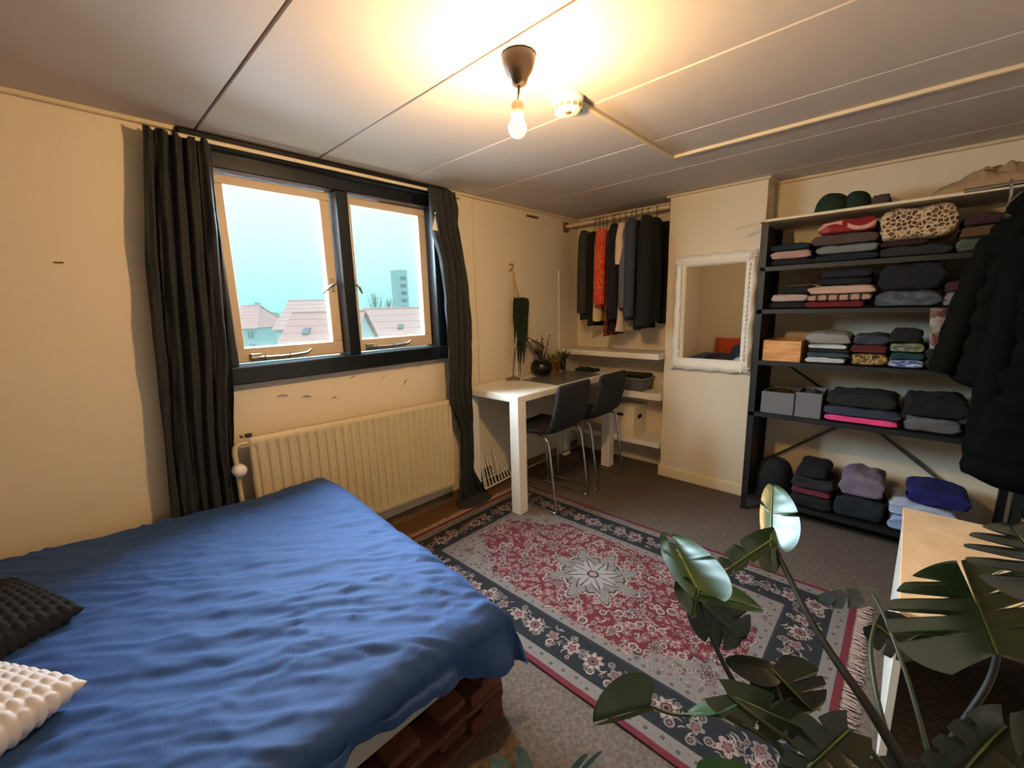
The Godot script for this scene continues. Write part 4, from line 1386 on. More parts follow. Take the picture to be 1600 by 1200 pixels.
func rack() -> void:
	var r := thing("clothes_rack", "black metal shelving unit packed with folded clothes", "shelving", Vector3(2.2, 0, 0.22))
	for p in [[1.645, RZ1 - 0.035], [1.645, RZ0], [2.83, RZ1 - 0.035], [2.83, RZ0]]:
		var st := sr()
		bx(st, p[0], p[0] + 0.004, 0, 1.9, p[1], p[1] + 0.035)
		bx(st, p[0], p[0] + 0.038, 0, 1.9, p[1] if p[1] < 0.1 else p[1] + 0.031, (p[1] + 0.004) if p[1] < 0.1 else p[1] + 0.035)
		part(r, "upright", st, M.rack)
	part(r, "side_panel", box(1.65, 1.654, 0.1, 1.88, RZ0 + 0.004, RZ1 - 0.032), M.rack)
	for y in [1.62, 1.36, 1.035, 0.695, 0.11]:
		var st := sr()
		bx(st, 1.652, 2.86, y - 0.006, y, RZ0 + 0.004, RZ1 - 0.004, 0.0)
		bx(st, 1.652, 2.86, y - 0.028, y, RZ1 - 0.008, RZ1, 0.001)
		part(r, "shelf", st, M.rack)
	part(r, "top_board", box(1.63, 2.89, 1.884, 1.9, 0.01, 0.435, 0.003), M.trim)
	for s in [[0.12, 0.69, 1.68, 2.2], [0.12, 0.69, 2.72, 2.2]]:
		var st := sr()
		var a := Vector3(s[2], s[0] + 0.12, 0.022)
		var b := Vector3(s[3], s[1] - 0.03, 0.022)
		var d := b - a
		cbox(st, (a + b) / 2, Vector3(d.length(), 0.018, 0.004), 0.0, Basis(Vector3(0, 0, 1), atan2(d.y, d.x)))
		part(r, "brace", st, mat(Color(0.30, 0.29, 0.29), 0.4))
	var st2 := sr()
	cbox(st2, Vector3(1.82, 0.94, 0.022), Vector3(0.42, 0.014, 0.004), 0.0, Basis(Vector3(0, 0, 1), -0.6))
	part(r, "brace", st2, M.rack)
	var rod := sr()
	tube(rod, [Vector3(1.50, 1.862, 0.44), Vector3(1.66, 1.892, 0.442)], 0.006, 8)
	solo("rod", "short thin rod sticking out from the top of the rack before the chimney breast", "rod", rod, M.trim)

	var f := func(r_, g_, b_): return mat(Color(r_, g_, b_), 0.92, M.weave, 6.0, 0.4)
	var leo_n := fnl(101, 0.05, FastNoiseLite.TYPE_CELLULAR)
	leo_n.cellular_return_type = FastNoiseLite.RETURN_DISTANCE2_SUB
	leo_n.fractal_type = FastNoiseLite.FRACTAL_NONE
	var leopard := textured(painted(192, func(u, v):
		var a := leo_n.get_noise_2d(u * 150, v * 150)
		var b := fl1.get_noise_2d(u * 300, v * 300)
		if a < -0.74 + 0.3 * b: return Color(0.74, 0.62, 0.48)
		if a < -0.42 + 0.35 * b: return Color(0.09, 0.05, 0.03)
		return Color(0.34, 0.20, 0.10)), 6.5, 0.95, M.weave)
	var stripes := textured(painted(64, func(u, v): return Color(0.16, 0.10, 0.09) if fposmod(u * 4.0, 1.0) < 0.2 else Color(0.62, 0.48, 0.40)), 5.0, 0.92, M.weave)
	var flor := textured(painted(96, func(u, v):
		var a := fl1.get_noise_2d(u * 90, v * 90)
		return Color(0.22, 0.18, 0.10) if a < -0.12 else Color(0.66, 0.56, 0.34) if a < 0.2 else Color(0.48, 0.34, 0.14)), 5.0, 0.92, M.weave)
	var patt := textured(painted(96, func(u, v):
		var a := fl1.get_noise_2d(u * 70 + 300, v * 110)
		return Color(0.30, 0.32, 0.30) if a < 0.0 else Color(0.50, 0.50, 0.44) if a < 0.3 else Color(0.58, 0.55, 0.20)), 5.0, 0.92, M.weave)
	var bluew := textured(painted(96, func(u, v):
		var a := fl1.get_noise_2d(u * 50 + 500, v * 140)
		return Color(0.22, 0.28, 0.46) if a < 0.02 else Color(0.66, 0.70, 0.78)), 5.0, 0.92, M.weave)
	var denim := textured(painted(96, func(u, v):
		var a := fl1.get_noise_2d(u * 60 + 900, v * 120)
		return Color(0.19, 0.20, 0.22).lerp(Color(0.33, 0.35, 0.37), clampf(a + 0.5, 0, 1))), 4.0, 0.92, M.weave)
	var swoosh := textured(painted(128, func(u, v):
		var d := absf(v - 0.82 - 0.1 * sin(u * 6.3))
		return Color(0.74, 0.55, 0.50) if d < 0.05 and u > 0.0 and u < 0.9 else Color(0.46, 0.035, 0.03)), 4.2, 0.92, M.weave)
	# rows: x0, x1, y0, y1, material, name, label, depth from, depth to
	var gr := "folded clothes on the black rack"
	var rows := [
		# top compartment
		[1.705, 1.93, 1.62, 1.655, f.call(0.02, 0.02, 0.025), "folded_tshirt", "black folded top under the pinkish one at the left of the top compartment"],
		[1.70, 1.905, 1.655, 1.705, f.call(0.60, 0.47, 0.43), "folded_shirt", "pinkish crumpled shirt under the teal top"],
		[1.698, 1.90, 1.705, 1.745, f.call(0.03, 0.11, 0.13), "folded_tshirt", "dark teal folded top at the left end of the top compartment"],
		[1.925, 2.21, 1.62, 1.662, f.call(0.04, 0.045, 0.085), "folded_sweater", "navy sweater at the bottom of the stack under the red top"],
		[1.935, 2.205, 1.662, 1.712, f.call(0.38, 0.40, 0.39), "folded_shirt", "light grey folded shirt under the taupe sweater"],
		[1.90, 2.20, 1.712, 1.772, f.call(0.27, 0.21, 0.19), "folded_sweater", "taupe knitted sweater under the bright red top"],
		[1.935, 2.19, 1.772, 1.85, swoosh, "folded_tshirt", "bright red top with a pale curved stripe"],
		[2.215, 2.49, 1.62, 1.675, f.call(0.11, 0.115, 0.11), "folded_hoodie", "dark olive hoodie under the leopard print bundle"],
		[2.21, 2.40, 1.675, 1.705, f.call(0.16, 0.02, 0.03), "folded_tshirt", "thin dark red top squeezed under the leopard print bundle"],
		[2.205, 2.493, 1.705, 1.868, leopard, "leopard_bundle", "plump leopard print bundle in the top compartment"],
		[2.50, 2.70, 1.62, 1.685, f.call(0.27, 0.30, 0.23), "folded_tshirt", "sage green folded top right of the leopard bundle"],
		[2.51, 2.72, 1.685, 1.742, f.call(0.33, 0.22, 0.10), "folded_sweater", "mustard brown sweater on the sage green top"],
		[2.515, 2.64, 1.742, 1.785, f.call(0.19, 0.08, 0.10), "folded_tshirt", "small maroon top, topmost right of the leopard bundle"],
		# second
		[1.715, 1.905, 1.36, 1.40, f.call(0.02, 0.02, 0.022), "folded_tshirt", "black top under the white shirt at the left of the second shelf"],
		[1.72, 1.908, 1.40, 1.447, f.call(0.62, 0.54, 0.50), "folded_shirt", "white crumpled shirt between two black tops"],
		[1.765, 1.94, 1.447, 1.492, f.call(0.018, 0.018, 0.02), "folded_tshirt", "black top lying on the white crumpled shirt"],
		[1.90, 2.18, 1.36, 1.40, f.call(0.36, 0.03, 0.06), "folded_sweater", "crimson sweater at the bottom of the middle stack"],
		[1.898, 2.205, 1.40, 1.438, stripes, "folded_shirt", "beige shirt with brown stripes on the crimson sweater"],
		[1.91, 2.215, 1.438, 1.487, f.call(0.66, 0.55, 0.47), "folded_sweater", "cream sweater on the striped beige shirt"],
		[1.955, 2.20, 1.487, 1.528, f.call(0.018, 0.018, 0.026), "folded_tshirt", "black top between cream sweater and navy top"],
		[1.965, 2.19, 1.528, 1.572, f.call(0.05, 0.055, 0.11), "folded_tshirt", "navy top at the top of the cream sweater stack"],
		[2.22, 2.48, 1.36, 1.442, denim, "folded_jeans", "faded grey jeans on the second shelf"],
		[2.228, 2.478, 1.442, 1.59, f.call(0.04, 0.042, 0.06), "folded_jacket", "thick navy black jacket on the faded grey jeans"],
		[2.485, 2.64, 1.36, 1.43, f.call(0.46, 0.40, 0.44), "rolled_towel", "rolled pale lilac towel at the right of the second shelf"],
		[2.485, 2.66, 1.43, 1.488, f.call(0.20, 0.03, 0.07), "folded_tshirt", "burgundy top on the pale lilac towel"],
		# third
		[1.93, 2.12, 1.035, 1.072, f.call(0.66, 0.66, 0.66), "folded_shirt", "white shirt at the bottom of the stack beside the wooden box"],
		[1.935, 2.138, 1.072, 1.10, f.call(0.15, 0.24, 0.25), "folded_tshirt", "dusty teal top above the white shirt beside the wooden box"],
		[1.94, 2.13, 1.10, 1.122, f.call(0.05, 0.055, 0.06), "folded_tshirt", "thin black top between teal and white tops"],
		[1.942, 2.125, 1.122, 1.148, f.call(0.66, 0.67, 0.68), "folded_shirt", "thin white shirt under the crumpled grey one"],
		[1.928, 2.137, 1.148, 1.218, f.call(0.50, 0.48, 0.46), "folded_shirt", "crumpled pale grey shirt at the top beside the wooden box"],
		[2.15, 2.302, 1.035, 1.105, flor, "folded_blouse", "yellow floral blouse at the bottom of the narrow stack"],
		[2.145, 2.302, 1.105, 1.15, f.call(0.30, 0.05, 0.05), "folded_tshirt", "dark red top on the yellow floral blouse"],
		[2.15, 2.297, 1.15, 1.21, f.call(0.17, 0.18, 0.23), "folded_sweater", "slate grey sweater on the dark red top"],
		[2.31, 2.452, 1.035, 1.08, bluew, "folded_shirt", "blue and white patterned shirt at the bottom of the teal stack"],
		[2.312, 2.446, 1.08, 1.118, f.call(0.07, 0.20, 0.20), "folded_tshirt", "deep teal green top on the blue and white shirt"],
		[2.31, 2.442, 1.118, 1.168, patt, "folded_shirt", "grey and yellow patterned shirt on the deep teal top"],
		[2.305, 2.43, 1.168, 1.24, f.call(0.025, 0.025, 0.03), "folded_tshirt", "crumpled black top on the grey and yellow shirt"],
		[2.455, 2.57, 1.035, 1.155, f.call(0.05, 0.10, 0.085), "folded_sweater", "dark bottle green sweater half hidden by the coats"],
		# fourth
		[2.055, 2.385, 0.695, 0.735, f.call(0.86, 0.25, 0.48), "folded_towel", "bright pink folded towel on the fourth shelf"],
		[2.045, 2.39, 0.735, 0.785, f.call(0.17, 0.19, 0.25), "folded_sweater", "slate blue sweater on the bright pink towel"],
		[2.06, 2.37, 0.785, 0.87, f.call(0.065, 0.085, 0.075), "folded_jacket", "dark green black jacket on the slate blue sweater"],
		[2.405, 2.62, 0.695, 0.775, f.call(0.34, 0.34, 0.35), "folded_sweater", "mid grey sweater at the right of the fourth shelf"],
		[2.395, 2.64, 0.775, 0.885, f.call(0.025, 0.027, 0.04), "folded_jacket", "rolled blue-black jacket on the mid grey sweater"],
		# bottom
		[1.925, 2.14, 0.11, 0.195, f.call(0.02, 0.02, 0.024), "folded_trousers", "black trousers at the bottom beside the round hat"],
		[1.925, 2.13, 0.195, 0.235, f.call(0.36, 0.11, 0.17), "folded_tshirt", "thin dusky pink top between black and grey clothes"],
		[1.92, 2.135, 0.235, 0.31, f.call(0.10, 0.10, 0.105), "folded_sweater", "dark grey sweater on the thin dusky pink top"],
		[1.945, 2.10, 0.31, 0.38, f.call(0.02, 0.02, 0.02), "folded_tshirt", "small black top, topmost beside the round hat"],
		[2.15, 2.38, 0.11, 0.25, f.call(0.06, 0.085, 0.11), "folded_jeans", "dark teal blue jeans on the bottom shelf"],
		[2.165, 2.365, 0.25, 0.385, f.call(0.42, 0.37, 0.43), "folded_sweater", "soft lilac grey sweater on the dark jeans"],
		[2.40, 2.62, 0.11, 0.20, f.call(0.50, 0.58, 0.72), "folded_sheet", "pale blue white sheet folded on the bottom shelf"],
		[2.395, 2.66, 0.20, 0.29, f.call(0.62, 0.66, 0.74), "folded_sheet", "white crumpled sheet under the royal blue garment"],
		[2.46, 2.70, 0.29, 0.375, f.call(0.06, 0.065, 0.34), "folded_sweater", "royal blue garment thrown on the white sheet"]]
	for i in rows.size():
		var a: Array = rows[i]
		folded(a[5], a[6], a[4], a[0], a[1], a[2], a[3], gr, i)
	# wooden box
	var wb := thing("wooden_box", "plain pale wooden box at the left of the third shelf", "box", Vector3(1.80, 1.035, 0.27))
	part(wb, "front", box(1.70, 1.905, 1.0355, 1.165, 0.385, 0.398, 0.002), M.wood)
	part(wb, "side", box(1.70, 1.712, 1.0355, 1.165, 0.12, 0.385, 0.002), M.wood)
	part(wb, "side", box(1.893, 1.905, 1.0355, 1.165, 0.12, 0.385, 0.002), M.wood)
	part(wb, "back", box(1.712, 1.893, 1.0355, 1.165, 0.12, 0.132, 0.002), M.wood)
	part(wb, "bottom", box(1.712, 1.893, 1.0355, 1.045, 0.132, 0.385), M.wood)
	part(wb, "contents", box(1.72, 1.885, 1.045, 1.15, 0.14, 0.378, 0.02), f.call(0.05, 0.05, 0.05))
	# felt baskets
	for b in [[1.714, 1.895, "wide grey felt basket at the left end of the fourth shelf"], [1.902, 2.035, "narrow grey felt basket beside the wide one on the fourth shelf"]]:
		var k := thing("felt_basket", b[2], "basket", Vector3((b[0] + b[1]) / 2, 0.695, 0.27), "felt baskets on the fourth shelf")
		var st := sr()
		var x0: float = b[0]
		var x1: float = b[1]
		var hy := 0.14 if x1 < 1.9 else 0.155
		for w in [[x0, x1, 0.385, 0.40], [x0, x1, 0.14, 0.15]]:
			bx(st, w[0], w[1], 0.695, 0.695 + hy, w[2], w[3] - 0.004, 0.002)
		for w in [[x0, x0 + 0.008], [x1 - 0.008, x1]]:
			bx(st, w[0], w[1], 0.695, 0.695 + hy, 0.15, 0.386, 0.002)
		bx(st, x0 + 0.008, x1 - 0.008, 0.695, 0.702, 0.15, 0.386)
		part(k, "body", st, M.felt)
		st = sr()
		var nz := fnl(int(x0 * 100), 7.0)
		grid(st, 14, 14, func(u, v): return Vector3(lerpf(x0 + 0.01, x1 - 0.01, u), 0.695 + hy - 0.03 + 0.028 * nz.get_noise_2d(u * 3, v * 3) + 0.03 * sin(PI * u) * sin(PI * v), lerpf(0.152, 0.384, v)), false, false, true)
		part(k, "contents", st, M.brass if x1 < 1.9 else f.call(0.22, 0.22, 0.23))
	# hat: a round crown on the bottom shelf
	var hat := thing("hat", "round black hat at the left end of the bottom shelf", "hat", Vector3(1.80, 0.11, 0.27))
	var st := sr()
	var prof := []
	for k in 13:
		var a := PI / 2 * k / 12.0
		prof.append(Vector2(0.105 * pow(cos(a), 0.7), 0.13 + 0.13 * sin(a)))
	prof.push_front(Vector2(0.105, 0.0))
	prof.push_front(Vector2(0.0, 0.0))
	lathe(st, prof, Vector3(1.81, 0.11, 0.29), 28)
	part(hat, "crown", st, f.call(0.014, 0.014, 0.014))
	st = sr()
	lathe(st, [Vector2(0.1, 0.0), Vector2(0.116, 0.003), Vector2(0.116, 0.014), Vector2(0.1, 0.017)], Vector3(1.81, 0.11, 0.29), 28)
	part(hat, "band", st, f.call(0.02, 0.02, 0.02))
	# on the top board
	var cap := thing("cap", "green cap with two rounded lobes on the top board of the rack", "cap", Vector3(2.0, 1.9, 0.3))
	for q in [[Vector3(1.975, 1.9, 0.31), 0.085, 0.105, "crown"], [Vector3(2.085, 1.9, 0.30), 0.07, 0.098, "lobe"]]:
		st = sr()
		var c: Vector3 = q[0]
		grid(st, 24, 10, func(u, v):
			var a: float = PI / 2 * v
			var w: float = q[1] * pow(cos(a), 0.65)
			return c + Vector3(w * cos(TAU * u), q[2] * sin(a) * (1.0 + 0.06 * sin(TAU * u * 2.0)) + 0.002, -w * sin(TAU * u)), true, false)
		part(cap, q[3], st, f.call(0.035, 0.14, 0.05))
	st = sr()
	pad(st, func(u, v): return Vector3(lerpf(1.862, 1.95, v), 1.907 + 0.02 * v * v, 0.32 + (u - 0.5) * 0.14 * (0.5 + 0.5 * v)), Vector3.UP, 0.004, Vector3.ZERO)
	part(cap, "brim", st, f.call(0.035, 0.12, 0.05))
	solo("folded_bag", "small brown grey bag beside the green cap", "bag", slab(2.15, 2.225, 1.9, 1.965, 0.2, 0.36, 400), f.call(0.24, 0.19, 0.15))
	var heap := sr()
	var hn := fnl(404, 1.0)
	grid(heap, 60, 30, func(u, v):
		var x: float = lerpf(2.38, 2.84, u)
		var z: float = lerpf(0.06, 0.42, v)
		var e := pow(maxf(0.0, sin(PI * u) * sin(PI * v)), 0.45)
		return Vector3(x, 1.901 + e * (0.075 + 0.05 * u + 0.05 * absf(hn.get_noise_2d(x * 6.0, z * 6.0)) + 0.025 * absf(hn.get_noise_2d(x * 14.0, z * 14.0))), z), false, false, true)
	solo("crumpled_cloth", "crumpled beige lace cloth heaped on the top board at the right", "cloth", heap, f.call(0.62, 0.50, 0.37))
	var hs := sr()
	var hz := fnl(405, 1.0)
	grid(hs, 16, 16, func(u, v):
		var y: float = lerpf(1.354, 1.15, v)
		return Vector3(lerpf(2.44, 2.62, u) + 0.04 * v * (0.5 - u), y, 0.424 + 0.012 * sin(u * 9.0) + 0.015 * hz.get_noise_2d(u * 4, v * 4) + 0.008), false, false, true)
	solo("hanging_scarf", "pale scarf with red marks hanging over the edge of the second shelf", "scarf", hs, textured(painted(64, func(u, v):
		var a := fl1.get_noise_2d(u * 40 + 700, v * 25)
		return Color(0.32, 0.10, 0.10) if a > 0.25 else Color(0.55, 0.50, 0.46)), 5.0, 0.92, M.weave))

func slab(x0: float, x1: float, y0: float, y1: float, z0: float, z1: float, seed_: int) -> SurfaceTool:
	var st := sr()
	var nz := fnl(seed_, 1.0)
	var h := y1 - y0
	var layers := clampf(roundf(h / 0.018), 1.0, 4.0)
	var yc := (y0 + y1) / 2
	var zc := (z0 + z1) / 2
	var q := func(c: float, p: float): return signf(c) * pow(absf(c), p)
	grid(st, 30, 40, func(u, v):
		var t: float = -cos(PI * u)
		var e: float = pow(maxf(0.0, 1.0 - pow(absf(t), 8.0)), 0.4)
		var a: float = TAU * v
		var yy: float = q.call(sin(a), 0.45)
		var zz: float = q.call(cos(a), 0.45)
		var x: float = lerpf(x0, x1, (t + 1) / 2)
		var z: float = zc + zz * (z1 - z0) / 2 * (0.92 + 0.08 * e)
		var y: float = yc + yy * h / 2 * (0.25 + 0.75 * e)
		var crease := absf(sin(PI * layers * (y - y0) / h))
		z += (0.010 * (crease - 0.6) + 0.012 * nz.get_noise_2d(x * 7.0, y * 20.0)) * clampf(zz, 0, 1)
		x += 0.012 * nz.get_noise_2d(y * 25.0, z * 6.0) * absf(t)
		# top and front sag and crumple
		var up2 := clampf(yy, 0, 1)
		y += (0.14 * h + 0.002) * nz.get_noise_2d(x * 8.0 + 5, z * 8.0) * up2 - 0.06 * h * up2 * pow(absf(t), 2.0)
		y = maxf(y, y0 + 0.0005)
		return Vector3(x, y, minf(z, z1)), false, true, true)
	return st

func folded(called: String, label: String, m: Material, x0: float, x1: float, y0: float, y1: float, group: String, i: int) -> void:
	var rng := RandomNumberGenerator.new()
	rng.seed = 300 + i
	var z1 := RZ1 - 0.01 - rng.randf() * 0.02
	var z0 := 0.1 + rng.randf() * 0.05
	var cat: String = {"folded_jeans": "jeans", "folded_jacket": "jacket", "folded_sweater": "sweater", "folded_shirt": "shirt", "folded_towel": "towel", "rolled_towel": "towel", "folded_sheet": "sheet", "folded_trousers": "trousers", "folded_hoodie": "hoodie", "folded_blouse": "blouse"}.get(called, "clothing")
	solo(called, label, cat, slab(x0, x1, y0 + 0.001, y1 + 0.004, z0, z1, 500 + i), m, group)

# ------------------------------------------------------------------ coats on the right
func coats() -> void:
	var rail := thing("coat_rail", "thin metal coat rail in front of the right end of the rack", "coat rail", Vector3(2.76, 1.87, 0.56))
	var st := sr()
	tube(st, [Vector3(2.49, 1.882, 0.56), Vector3(3.05, 1.89, 0.56)], 0.009, 10)
	part(rail, "tube", st, M.chrome)
	st = sr()
	bx(st, 2.83, 2.85, 1.85, 1.884, 0.42, 0.57, 0.003)
	part(rail, "bracket", st, M.rack)
	for k in 3:
		var x: float = [2.63, 2.78, 2.9][k]
		st = sr()
		tube(st, curve([Vector3(x, 1.885, 0.548), Vector3(x, 1.90, 0.56), Vector3(x, 1.885, 0.573), Vector3(x + 0.004, 1.83, 0.58), Vector3(x, 1.78, 0.59), Vector3(x - 0.005, 1.76, 0.62), Vector3(x, 1.775, 0.635)], 4), 0.006, 8)
		tube(st, [Vector3(x, 1.80, 0.585), Vector3(x + 0.03, 1.835, 0.62)], 0.005, 6)
		solo("coat_hook", ["shiny hook on the coat rail nearest the rack shelves", "shiny hook in the middle of the coat rail", "shiny hook at the wall end of the coat rail"][k], "hook", st, M.chrome, "hooks on the coat rail")
	var bl := mat(Color(0.062, 0.062, 0.052), 0.95, M.weave, 4.0, 0.4)
	var bl2 := mat(Color(0.05, 0.05, 0.052), 0.95, M.weave, 4.0, 0.4)
	bl.metallic_specular = 0.15
	bl2.metallic_specular = 0.15
	coat("jacket", "short black padded jacket with a sleeve reaching over the shelves", Vector3(2.72, 1.78, 0.63), 0.98, 0.17, 0.1, bl, [Vector3(2.62, 1.66, 0.62), Vector3(2.56, 1.4, 0.63), Vector3(2.52, 1.14, 0.64), Vector3(2.50, 1.06, 0.64)], 60)
	coat("coat", "long black padded coat hanging in front of the rack's right end", Vector3(2.82, 1.76, 0.80), 0.58, 0.20, 0.11, bl2, [Vector3(2.68, 1.6, 0.80), Vector3(2.66, 1.2, 0.82), Vector3(2.655, 0.85, 0.80), Vector3(2.655, 0.64, 0.80)], 61)
	coat("coat", "longest dark coat hanging beside the right wall", Vector3(2.92, 1.74, 0.98), 0.46, 0.13, 0.08, bl2, [], 62)
	coat("jeans", "dark blue jeans hanging at the edge beside the coats", Vector3(2.915, 1.15, 1.12), 0.42, 0.12, 0.04, mat(Color(0.05, 0.07, 0.12), 0.9, M.weave, 5.0, 0.4), [], 63)

func coat(called: String, label: String, top: Vector3, bot: float, hw: float, hd: float, m: Material, arm: Array, seed_: int) -> void:
	var t := thing(called, label, called, Vector3(top.x, bot, top.z), "coats hanging at the right")
	var nz := fnl(seed_, 1.0)
	var st := sr()
	var L := top.y - bot
	grid(st, 48, 60, func(u, v):
		var y: float = lerpf(bot, top.y, v)
		var d: float = (top.y - y)
		var w: float = hw * clampf(0.3 + 0.7 * sqrt(clampf(d / 0.18, 0, 1)), 0, 1) * (0.86 + 0.2 * d / L)
		var a: float = TAU * u
		var puff: float = 0.012 * absf(sin(PI * d / 0.105))
		var cl: float = clampf(v * 14.0, 0.0, 1.0) * clampf((1 - v) * 10.0, 0.0, 1.0)
		var k: float = pow(cl, 0.4)
		var nn: float = 0.02 * nz.get_noise_3d(cos(a) * 2.0, y * 3.5, sin(a) * 2.0)
		return Vector3(top.x + (w + puff + nn) * cos(a) * k, y, top.z - (hd * (0.7 + 0.3 * d / L) + puff + nn) * sin(a) * k), true, false)
	part(t, "body", st, m)
	if arm.size():
		st = sr()
		var cp := curve(arm, 8)
		var rr := []
		for i in cp.size():
			rr.append((0.062 - 0.012 * i / cp.size()) * (0.86 + 0.16 * absf(sin(i * 0.9))))
		tube(st, cp, rr, 16)
		part(t, "sleeve", st, m)
	if hw > 0.13:
		st = sr()
		tube(st, curve([top + Vector3(-0.07, -0.02, 0.06), top + Vector3(-0.03, 0.03, 0.0), top + Vector3(0.03, 0.035, -0.02), top + Vector3(0.08, 0.0, 0.05)]), 0.035, 12)
		part(t, "collar", st, m)

# ------------------------------------------------------------------ small unit under the plant
func side_unit() -> void:
	var s := thing("side_unit", "low white side unit with pale wooden top behind the big plant", "side unit", Vector3(2.7, 0, 1.55))
	part(s, "top", box(2.432, 2.98, 0.53, 0.55, 1.17, 1.97, 0.003), M.oak)
	part(s, "side", box(2.436, 2.456, 0.0, 0.5295, 1.18, 1.96, 0.002), M.white)
	part(s, "side", box(2.956, 2.976, 0.0, 0.5295, 1.18, 1.96, 0.002), M.white)
	part(s, "back", box(2.457, 2.955, 0.05, 0.5295, 1.18, 1.19), M.white)

# ------------------------------------------------------------------ plants
func leaf(p: Node3D, B: Vector3, T: Vector3, Lp: Vector3, Rp: Vector3, m: Material, notches: Array, cup: float, droop: float, rib := true) -> void:
	var A := T - B
	var mid := B + A * 0.42
	var st := sr()
	var lf: MeshInstance3D
	for s in 2:
		var W: Vector3 = (Lp if s == 0 else Rp) - mid
		var nrm := A.cross(W).normalized() * (1.0 if s == 1 else -1.0)
		if nrm.y < 0: nrm = -nrm
		var f := func(u, v):
			var a: float = u
			var w: float = pow(maxf(0.0, sin(PI * pow(a * 0.965 + 0.035, 0.62))), 0.62)
			var cut := 1.0
			for n in notches:
				cut = minf(cut, 1.0 - n[1] * exp(-pow((a - n[0]) / n[2], 2.0)))
			w *= cut
			var along: float = a - 0.15 * pow(1.0 - a, 3.0) * v + (0.28 * a - 0.06) * w * v * 0.6
			var off: float = cup * v * v * W.length() - droop * a * a * A.length() + 0.006 * W.length() * sin(a * 34.0) * v * (1.0 - v)
			return B + A * along + W * w * v + nrm * off
		var p0: Vector3 = f.call(0.5, 0.3)
		var o: Vector3 = (f.call(0.55, 0.3) - p0).cross(f.call(0.5, 0.4) - p0)
		grid(st, 96, 8, f, false, false, o.dot(nrm) < 0)
	lf = part(p, "leaf", st, m)
	if rib:
		st = sr()
		var nn := A.cross(Rp - mid).normalized()
		if nn.y < 0: nn = -nn
		var pts := []
		var rr := []
		for k in 9:
			var a := k / 8.0
			pts.append(B + A * a + nn * (0.0015 - droop * a * a * A.length()))
			rr.append(0.0028 * (1.0 - 0.75 * a))
		tube(st, pts, rr, 6)
		part(lf, "midrib", st, M.rib)

func V(a: Array) -> Vector3: return Vector3(a[0], a[1], a[2])

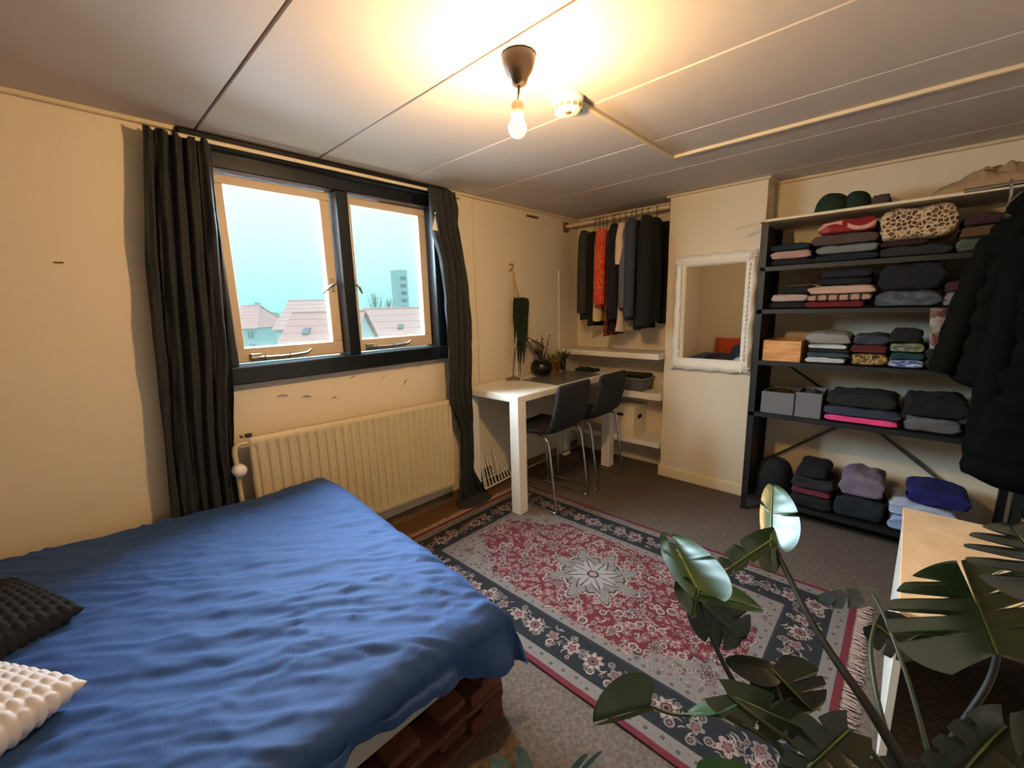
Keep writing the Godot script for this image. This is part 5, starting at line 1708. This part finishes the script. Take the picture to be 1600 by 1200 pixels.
func plants() -> void:
	var p := thing("monstera_plant", "big swiss cheese plant with dark split leaves in the right foreground", "plant", Vector3(2.55, 0, 2.52))
	var st := sr()
	lathe(st, [Vector2(0, 0), Vector2(0.115, 0), Vector2(0.125, 0.02), Vector2(0.16, 0.42), Vector2(0.168, 0.43), Vector2(0.168, 0.455), Vector2(0.155, 0.455), Vector2(0.15, 0.42), Vector2(0, 0.415)], Vector3(2.55, 0, 2.52), 36)
	part(p, "pot", st, M.terracotta)
	st = sr()
	lathe(st, [Vector2(0.0, 0.425), Vector2(0.08, 0.424), Vector2(0.15, 0.415)], Vector3(2.55, 0, 2.52), 24)
	part(p, "soil", st, M.soil)
	var split := [[0.25, 0.5, 0.018], [0.42, 0.62, 0.018], [0.58, 0.66, 0.018], [0.74, 0.5, 0.018]]
	var few := [[0.4, 0.5, 0.02], [0.62, 0.55, 0.018]]
	var none := []
	# attach, tip, left edge, right edge, material, notches, cup, droop
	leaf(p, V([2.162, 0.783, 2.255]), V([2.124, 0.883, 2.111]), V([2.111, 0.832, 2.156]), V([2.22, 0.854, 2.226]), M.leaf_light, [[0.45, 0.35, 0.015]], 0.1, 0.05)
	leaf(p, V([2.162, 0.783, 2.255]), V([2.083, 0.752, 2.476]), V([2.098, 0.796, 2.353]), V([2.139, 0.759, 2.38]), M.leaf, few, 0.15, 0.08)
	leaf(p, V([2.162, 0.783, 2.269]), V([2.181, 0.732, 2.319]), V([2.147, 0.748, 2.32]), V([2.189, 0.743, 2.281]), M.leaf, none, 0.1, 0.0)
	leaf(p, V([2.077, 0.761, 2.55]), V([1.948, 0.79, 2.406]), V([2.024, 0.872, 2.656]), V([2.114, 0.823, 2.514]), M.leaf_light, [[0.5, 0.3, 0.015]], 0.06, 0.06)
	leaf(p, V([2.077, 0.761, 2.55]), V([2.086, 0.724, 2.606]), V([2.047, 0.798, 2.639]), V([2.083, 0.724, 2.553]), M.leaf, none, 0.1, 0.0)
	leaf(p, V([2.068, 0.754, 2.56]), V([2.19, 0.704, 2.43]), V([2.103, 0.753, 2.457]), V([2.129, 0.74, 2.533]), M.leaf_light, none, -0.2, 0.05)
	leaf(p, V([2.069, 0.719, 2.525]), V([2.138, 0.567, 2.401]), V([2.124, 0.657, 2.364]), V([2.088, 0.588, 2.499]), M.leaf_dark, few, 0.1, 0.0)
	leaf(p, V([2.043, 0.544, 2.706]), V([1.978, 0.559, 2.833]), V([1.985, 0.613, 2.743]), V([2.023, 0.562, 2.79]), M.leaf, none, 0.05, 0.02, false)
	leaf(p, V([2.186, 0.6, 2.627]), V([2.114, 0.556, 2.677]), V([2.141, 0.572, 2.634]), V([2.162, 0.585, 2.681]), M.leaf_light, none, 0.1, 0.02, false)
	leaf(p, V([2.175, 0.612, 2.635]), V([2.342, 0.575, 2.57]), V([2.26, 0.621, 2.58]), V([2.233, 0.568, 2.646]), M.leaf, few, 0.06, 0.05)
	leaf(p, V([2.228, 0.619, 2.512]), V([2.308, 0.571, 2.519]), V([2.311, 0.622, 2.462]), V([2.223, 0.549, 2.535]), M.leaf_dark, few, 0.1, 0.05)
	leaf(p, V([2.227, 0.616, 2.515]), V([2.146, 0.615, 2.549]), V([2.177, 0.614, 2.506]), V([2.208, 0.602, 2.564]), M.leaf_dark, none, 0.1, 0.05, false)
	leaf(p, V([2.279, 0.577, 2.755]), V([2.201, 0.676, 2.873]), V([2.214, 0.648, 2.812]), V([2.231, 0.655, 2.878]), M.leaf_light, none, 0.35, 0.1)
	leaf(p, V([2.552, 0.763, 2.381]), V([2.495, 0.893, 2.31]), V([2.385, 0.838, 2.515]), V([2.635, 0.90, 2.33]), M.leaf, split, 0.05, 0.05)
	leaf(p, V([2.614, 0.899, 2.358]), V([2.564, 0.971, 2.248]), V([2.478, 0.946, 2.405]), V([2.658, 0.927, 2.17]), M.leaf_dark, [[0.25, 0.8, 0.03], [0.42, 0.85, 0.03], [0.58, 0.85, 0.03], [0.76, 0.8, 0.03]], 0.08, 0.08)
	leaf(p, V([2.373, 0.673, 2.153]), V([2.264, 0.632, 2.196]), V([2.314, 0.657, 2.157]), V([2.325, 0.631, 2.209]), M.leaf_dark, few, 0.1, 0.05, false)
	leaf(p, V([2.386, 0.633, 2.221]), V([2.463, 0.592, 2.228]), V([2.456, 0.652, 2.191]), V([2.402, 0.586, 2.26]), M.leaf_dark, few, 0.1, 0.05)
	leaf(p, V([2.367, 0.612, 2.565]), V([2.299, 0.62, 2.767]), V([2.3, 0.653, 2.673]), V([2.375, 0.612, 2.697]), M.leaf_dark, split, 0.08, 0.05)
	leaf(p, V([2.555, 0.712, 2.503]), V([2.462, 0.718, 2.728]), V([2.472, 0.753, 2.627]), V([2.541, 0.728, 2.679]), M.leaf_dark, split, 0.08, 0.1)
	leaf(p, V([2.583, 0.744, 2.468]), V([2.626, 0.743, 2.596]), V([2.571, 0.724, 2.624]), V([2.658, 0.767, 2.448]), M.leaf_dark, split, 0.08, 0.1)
	var stems := [
		[[2.167, 0.772, 2.253], [2.285, 0.665, 2.378], [2.401, 0.589, 2.469], [2.477, 0.5, 2.512], [2.50, 0.42, 2.52], 0.006, 0.014],
		[[2.078, 0.754, 2.551], [2.118, 0.679, 2.574], [2.19, 0.60, 2.60], [2.30, 0.50, 2.6], [2.45, 0.42, 2.56], 0.004, 0.008],
		[[2.043, 0.544, 2.706], [2.091, 0.544, 2.689], [2.187, 0.583, 2.659], [2.30, 0.55, 2.633], [2.46, 0.42, 2.55], 0.003, 0.005],
		[[2.552, 0.763, 2.381], [2.544, 0.70, 2.40], [2.50, 0.56, 2.46], [2.51, 0.48, 2.49], [2.52, 0.42, 2.5], 0.005, 0.008],
		[[2.614, 0.899, 2.358], [2.629, 0.801, 2.382], [2.60, 0.692, 2.445], [2.57, 0.52, 2.499], [2.56, 0.42, 2.5], 0.005, 0.009],
		[[2.228, 0.619, 2.512], [2.264, 0.586, 2.557], [2.32, 0.572, 2.577], [2.418, 0.499, 2.573], [2.48, 0.42, 2.55], 0.003, 0.006],
		[[2.386, 0.633, 2.221], [2.385, 0.602, 2.299], [2.417, 0.547, 2.423], [2.47, 0.48, 2.49], [2.50, 0.42, 2.5], 0.004, 0.007],
		[[2.175, 0.612, 2.635], [2.24, 0.60, 2.64], [2.33, 0.56, 2.62], [2.42, 0.49, 2.59], [2.48, 0.42, 2.56], 0.004, 0.007],
		[[2.373, 0.673, 2.153], [2.40, 0.66, 2.22], [2.45, 0.60, 2.34], [2.50, 0.50, 2.46], [2.53, 0.42, 2.5], 0.003, 0.006],
		[[2.367, 0.612, 2.565], [2.40, 0.59, 2.56], [2.44, 0.55, 2.56], [2.48, 0.48, 2.55], [2.51, 0.42, 2.54], 0.004, 0.007],
		[[2.555, 0.712, 2.503], [2.56, 0.68, 2.50], [2.56, 0.60, 2.51], [2.56, 0.50, 2.52], [2.56, 0.42, 2.52], 0.004, 0.008],
		[[2.583, 0.744, 2.468], [2.585, 0.70, 2.47], [2.58, 0.60, 2.49], [2.575, 0.50, 2.51], [2.57, 0.42, 2.52], 0.004, 0.008],
		[[2.279, 0.577, 2.755], [2.32, 0.56, 2.72], [2.40, 0.53, 2.66], [2.47, 0.48, 2.60], [2.51, 0.42, 2.56], 0.005, 0.008]]
	for s in stems:
		st = sr()
		var pts := curve([V(s[0]), V(s[1]), V(s[2]), V(s[3]), V(s[4])], 6)
		var rr := []
		for k in pts.size(): rr.append(lerpf(s[5], s[6], float(k) / pts.size()))
		tube(st, pts, rr, 8)
		part(p, "stem", st, M.stem if s[6] > 0.0075 else M.stem_green)
	# little plant at the lower edge
	var q := thing("small_plant", "small blue-green plant in a pot on the floor beside the bed", "plant", Vector3(1.87, 0, 2.87))
	st = sr()
	lathe(st, [Vector2(0, 0), Vector2(0.05, 0), Vector2(0.07, 0.15), Vector2(0.064, 0.15), Vector2(0.06, 0.13), Vector2(0, 0.13)], Vector3(1.87, 0, 2.87), 24)
	part(q, "pot", st, M.terracotta)
	var b := Vector3(1.87, 0.13, 2.87)
	for e in [[1.765, 0.325, 2.90, 0.02], [1.80, 0.33, 2.86, 0.02], [1.90, 0.318, 2.77, 0.012], [1.925, 0.335, 2.75, 0.008], [1.87, 0.28, 2.86, 0.02], [1.84, 0.29, 2.93, 0.02]]:
		var tip := Vector3(e[0], e[1], e[2])
		st = sr()
		var m := b.lerp(tip, 0.6) + Vector3(0, 0.03, 0)
		tube(st, curve([b, m, tip.lerp(m, 0.4)], 4), 0.003, 5)
		part(q, "stem", st, M.stem_green)
		var d := (tip - b)
		d.y *= 0.4
		d = d.normalized()
		var sd := d.cross(Vector3.UP).normalized() * float(e[3])
		leaf(q, tip - d * 0.04, tip + d * 0.03, tip + sd + Vector3(0, 0.004, 0), tip - sd + Vector3(0, 0.004, 0), leaf_mat(Color(0.16, 0.26, 0.25)), none, 0.1, 0.1, false)
